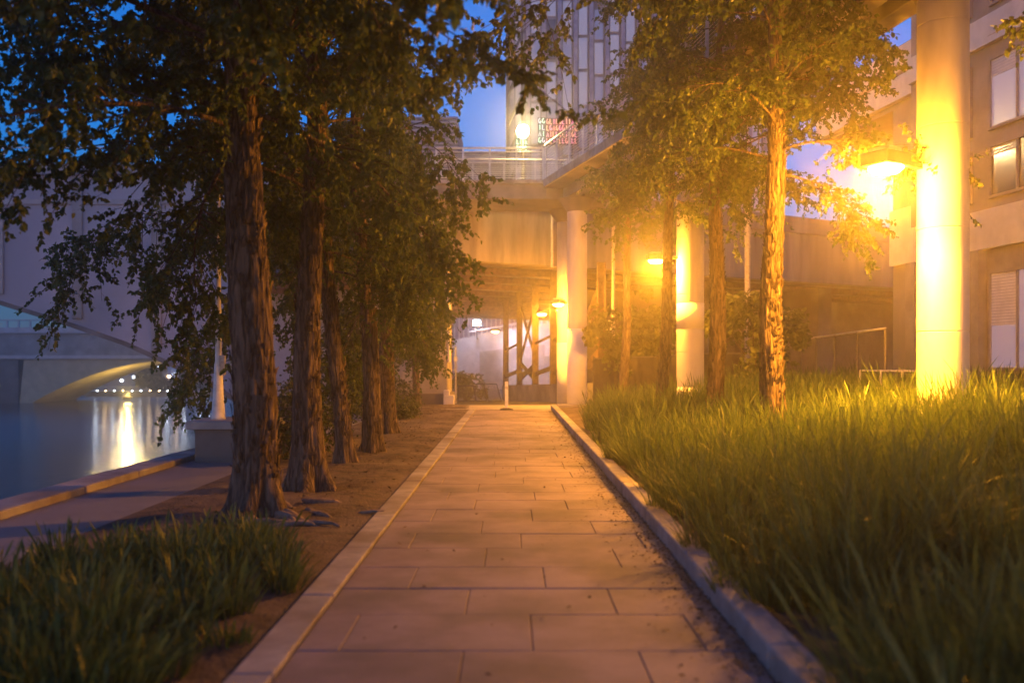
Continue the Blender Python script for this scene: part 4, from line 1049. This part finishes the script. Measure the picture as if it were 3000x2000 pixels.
# ------------------------------------------------------------------ left bank pieces
pdm = thing('stone_pedestal', 'low stone pedestal with a flat slab at the edge of the quay', 'pedestal', (-4.4, 13.3, 0))
MB().box((-4.25, 13.75, 0.24), (1.0, 0.95, 0.5)).build('base', M['concrete_dark'], pdm, bevel=0.015)
MB().box((-4.25, 13.75, 0.555), (1.22, 1.15, 0.125)).build('slab', M['concrete'], pdm, bevel=0.02)
mb = MB()
mb.box((-3.86, 13.24, 0.24), (0.22, 0.07, 0.44)); mb.build('corner_pilaster', M['concrete'], pdm, bevel=0.01)
lp = thing('flag_mast', 'pale tapering mast standing on the stone pedestal by the river', 'mast', (-4.55, 13.75, 0.62))
MB().lathe((-4.55, 13.75, 0.61), [(0.12, 0), (0.105, 0.06), (0.08, 0.35), (0.06, 0.85), (0.048, 0.9), (0.042, 1.9), (0.032, 3.4)], 24).build('shaft', M['white_paint'], lp, smooth=True)
MB().box((-4.475, 13.72, 1.45), (0.09, 0.07, 0.3)).build('cabinet', M['grime'], lp, bevel=0.01)
MB().lathe((-4.55, 13.75, 4.0), [(0.04, 0), (0.07, 0.05), (0.02, 0.12)], 14).build('finial', M['white_paint'], lp)
sc_ = thing('stone_column', 'short fluted stone column beside the mast on the pedestal', 'column', (-4.18, 13.85, 0.62))
prof = [(0.16, 0), (0.16, 0.06), (0.12, 0.1), (0.105, 0.72), (0.115, 0.76), (0.17, 0.80), (0.17, 0.9)]
MB().lathe((-4.18, 13.85, 0.615), prof[:4], 20).build('shaft', M['white_paint'], sc_)
MB().lathe((-4.18, 13.85, 0.615), prof[3:], 20).build('capital', M['panel'], sc_)
bc = thing('parapet_block', 'weathered stone block behind the pedestal beside the thickest trunk', 'stone block', (-3.8, 14.9, 0))
MB().box((-3.75, 15.2, 0.36), (0.5, 0.6, 0.76)).build('block', M['concrete_stained'], bc, bevel=0.02)
MB().box((-3.75, 15.2, 0.78), (0.6, 0.7, 0.09)).build('cap', M['kerbstone'], bc, bevel=0.015)

# near arch bridge over the river
ab = thing('arch_bridge', 'huge pale concrete arch bridge wall over the river behind the trees', 'bridge', (-18, 46, -2))
curve = [(-60, 9.6), (-50, 8.6), (-42, 7.4), (-34, 5.9), (-26, 4.44), (-22.3, 3.28), (-19.6, 2.35), (-18, 1.62), (-17.4, 1.36), (-15.2, 0.31), (-13.9, -0.6), (-13.4, -2.6)]
poly = [(x, 45, z) for x, z in curve] + [(-6.2, 45, -2.6), (-6.2, 45, 11.0), (-60, 45, 11.0)]
MB().extrude(poly, (0, 9, 0)).build('spandrel_wall', nmat('pale_concrete', (0.30, 0.30, 0.355), (0.40, 0.40, 0.455), 0.5, 0.8, 0.15, 12, c3=(0.23, 0.23, 0.275), scale3=0.25), ab)
mb = MB()
for i in range(len(curve) - 2):
    a, b_ = curve[i], curve[i + 1]; mb.beam((a[0], 44.94, a[1] + 0.08), (b_[0], 44.94, b_[1] + 0.08), 0.11, 0.22)
mb.build('arch_ring', M['concrete_dark'], ab)
MB().box((-33, 44.9, 11.2), (54, 0.7, 0.5)).build('cornice', M['concrete'], ab)
def arch_z(x):
    for (xa, za), (xb, zb) in zip(curve, curve[1:]):
        if xa <= x <= xb: return za + (zb - za) * (x - xa) / (xb - xa)
    return -2.0
for k in range(13):
    x = -58 + k * 4.0
    MB().box((x, 44.93, (11.0 + arch_z(x) + 0.5) / 2), (0.5, 0.16, 11.0 - arch_z(x) - 0.5)).build('pilaster', M['concrete'], ab, bevel=0.02)
MB().box((-33, 44.95, 9.6), (53.9, 0.14, 0.25)).build('string_course', M['concrete'], ab)
mb = MB(); mb.tube([(-60, 45, 12.35), (-6.2, 45, 12.35)], 0.05, 6)
for k in range(37): mb.tube([(-59.8 + k * 1.48, 45, 11.4), (-59.8 + k * 1.48, 45, 12.35)], 0.04, 5)
mb.build('railing', M['rail'], ab)
# far bridge with lit arch
fbx = thing('far_bridge', 'distant low bridge with an arch lit yellow from below', 'bridge', (-44, 82, -2))
MB().box((-52, 84, 2.9), (42, 8, 2.4)).build('deck', M['concrete'], fbx)
MB().box((-52, 79.8, 4.35), (42, 0.3, 0.5)).build('parapet', M['panel'], fbx)
ac = []
for k in range(25):
    t_ = k / 24; ac.append((-43.4 + t_ * 12.4, -2.3 + 3.9 * math.sin(t_ * math.pi / 2) ** 0.9))
mb = MB()
poly = [(x, 80, z) for x, z in ac] + [(-31, 80, 1.69)] + [(-43.4 - 0.6, 80, 1.69), (-44.4, 80, -2.3)]
mb.extrude(poly, (0, 8, 0)); mb.build('arch', nmat('warm_stone', (0.40, 0.34, 0.22), (0.55, 0.47, 0.32), 1, 0.8, 0.2, 10), fbx)
MB().box((-46.5, 84, -0.4), (4.0, 8, 4.2)).build('pier', M['concrete_dark'], fbx)
MB().box((-52, 79.9, 1.95), (42, 0.3, 0.3)).build('string_course', M['panel'], fbx)
mb = MB()
for k in range(40): mb.box((-72.4 + k * 1.04, 79.75, 4.9), (0.14, 0.14, 0.62))
mb.box((-52, 79.75, 5.25), (42, 0.2, 0.12)); mb.build('balustrade', M['panel'], fbx)
lamp('arch_light', (-35.5, 82.0, -1.5), 280, (1.0, 0.66, 0.16), fbx, 0.15)
MB().box((-35.5, 82.0, -1.85), (0.7, 0.5, 0.3)).build('light_housing', M['steel_dark'], fbx)

# far embankment, its lamps and buildings
em = thing('embankment_wall', 'long low embankment wall on the far side of the river', 'wall', (-40, 96.2, -2))
MB().box((-40, 96.3, -2.3), (90, 0.5, 1.1)).build('wall_body', M['concrete'], em)
MB().box((-40, 96.2, -1.71), (90, 0.8, 0.1)).build('coping', M['kerbstone'], em)
GQ = 'quay lamps in a row across the river'
lx = [285, 310, 335, 360, 387, 413, 440, 467, 492, 518, 543, 589, 614]
names_ = ['leftmost quay lamp across the river', 'second quay lamp from the left across the river', 'third quay lamp from the left across the river', 'fourth quay lamp from the left across the river',
          'fifth quay lamp from the left across the river', 'sixth quay lamp from the left across the river', 'middle quay lamp, seventh from the left across the river', 'sixth quay lamp from the right across the river',
          'fifth quay lamp from the right across the river', 'fourth quay lamp from the right across the river', 'third quay lamp from the right across the river', 'second quay lamp from the right, beside the pale mast', 'rightmost quay lamp, closest to the pale mast']
for k, px_ in enumerate(lx):
    x, y, z = P(px_, 1146, 96.6); warm = k in (1, 3, 6, 7, 9)
    o = thing('quay_lamp', names_[k], 'lamp', (x, y, -1.66), GQ)
    MB().tube([(x, y, -1.68), (x, y, z - 0.1)], 0.03, 6).build('post', M['steel_dark'], o)
    MB().lathe((x, y, z - 0.12), [(0.04, 0.04), (0.085, 0.09), (0.095, 0.14), (0.04, 0.22)], 12).build('globe', M['lens_far_warm' if warm else 'lens_far_white'], o, smooth=True)
    lamp('lamp_light', (x, y - 0.5, z + 0.1), 2.5, (1.0, 0.7, 0.4) if warm else (0.8, 0.88, 1.0), o, 0.07)
GB = 'far buildings across the river'
fbd = [('long low dark building across the river under the far bridge', 300, 420, 1094, 1120, 'facade_dark', 3), ('dark building with scattered lights across the river', 400, 475, 1066, 1125, 'facade_dark', 5),
       ('blue-lit glass building across the river', 470, 503, 1060, 1105, 'glass_blue', 3), ('stepped building with warm windows across the river', 500, 545, 1072, 1120, 'facade', 6), ('dark tree-shaded block across the river beside the mast', 545, 640, 1088, 1130, 'facade_dark', 3)]
rn = random.Random(2)
for (lab, p0, p1, t0_, b0_, mt, nw) in fbd:
    Y = 112 + rn.uniform(0, 14); a = P(p0, t0_, Y); b_ = P(p1, b0_, Y); o = thing('far_building', lab, 'building', ((a[0] + b_[0]) / 2, Y, -1.9), GB)
    MB().box(((a[0] + b_[0]) / 2, Y + 3, (a[2] - 1.9) / 2 - 0.05), (b_[0] - a[0], 6, a[2] + 2.0)).build('wall', M[mt], o)
    MB().box(((a[0] + b_[0]) / 2, Y + 3, a[2] + 0.08), (b_[0] - a[0] + 0.2, 6.2, 0.16)).build('roof', M['concrete_dark'], o)
    for k in range(nw):
        x = a[0] + (b_[0] - a[0]) * (k + 0.6) / (nw + 0.4); z = rn.uniform(-1.2, a[2] - 0.3)
        MB().box((x, Y - 0.02, z), (0.3, 0.03, 0.25)).build('window', M['lens_far_warm' if rn.random() < .5 else 'lens_far_white'], o)
GT = 'trees across the river'
for k, (px_, lab) in enumerate(((575, 'dark round tree across the river between two quay lamps'), (455, 'dark round tree across the river below the far bridge'))):
    x, y, z = P(px_, 1140, 104)
    bush('far_tree', lab, 'tree', x, y, -1.9, 1.6, 1.4, 1.4, 160, 0.5, 'leaf_shrub', 40 + k, GT, stems=4, trunk_h=0.5)

# ------------------------------------------------------------------ haze
hm = bpy.data.materials.new('glow_haze'); hm.use_nodes = True; t = hm.node_tree; t.nodes.clear()
o = t.nodes.new('ShaderNodeOutputMaterial'); pv = t.nodes.new('ShaderNodeVolumePrincipled')
pv.inputs['Color'].default_value = (0.92, 0.93, 0.96, 1); pv.inputs['Density'].default_value = GLOW_HAZE_DENSITY
pv.inputs['Anisotropy'].default_value = 0.84
t.links.new(pv.outputs[0], o.inputs['Volume'])
hz = MB().box((0, 130, 9.4), (580, 330, 30.0)).build('glow_haze', hm)  # air volume added to give a lens-filter glow around the lamps
tag(hz, 'thin warm night haze filling the air over path and river', 'glow_haze', kind='stuff')
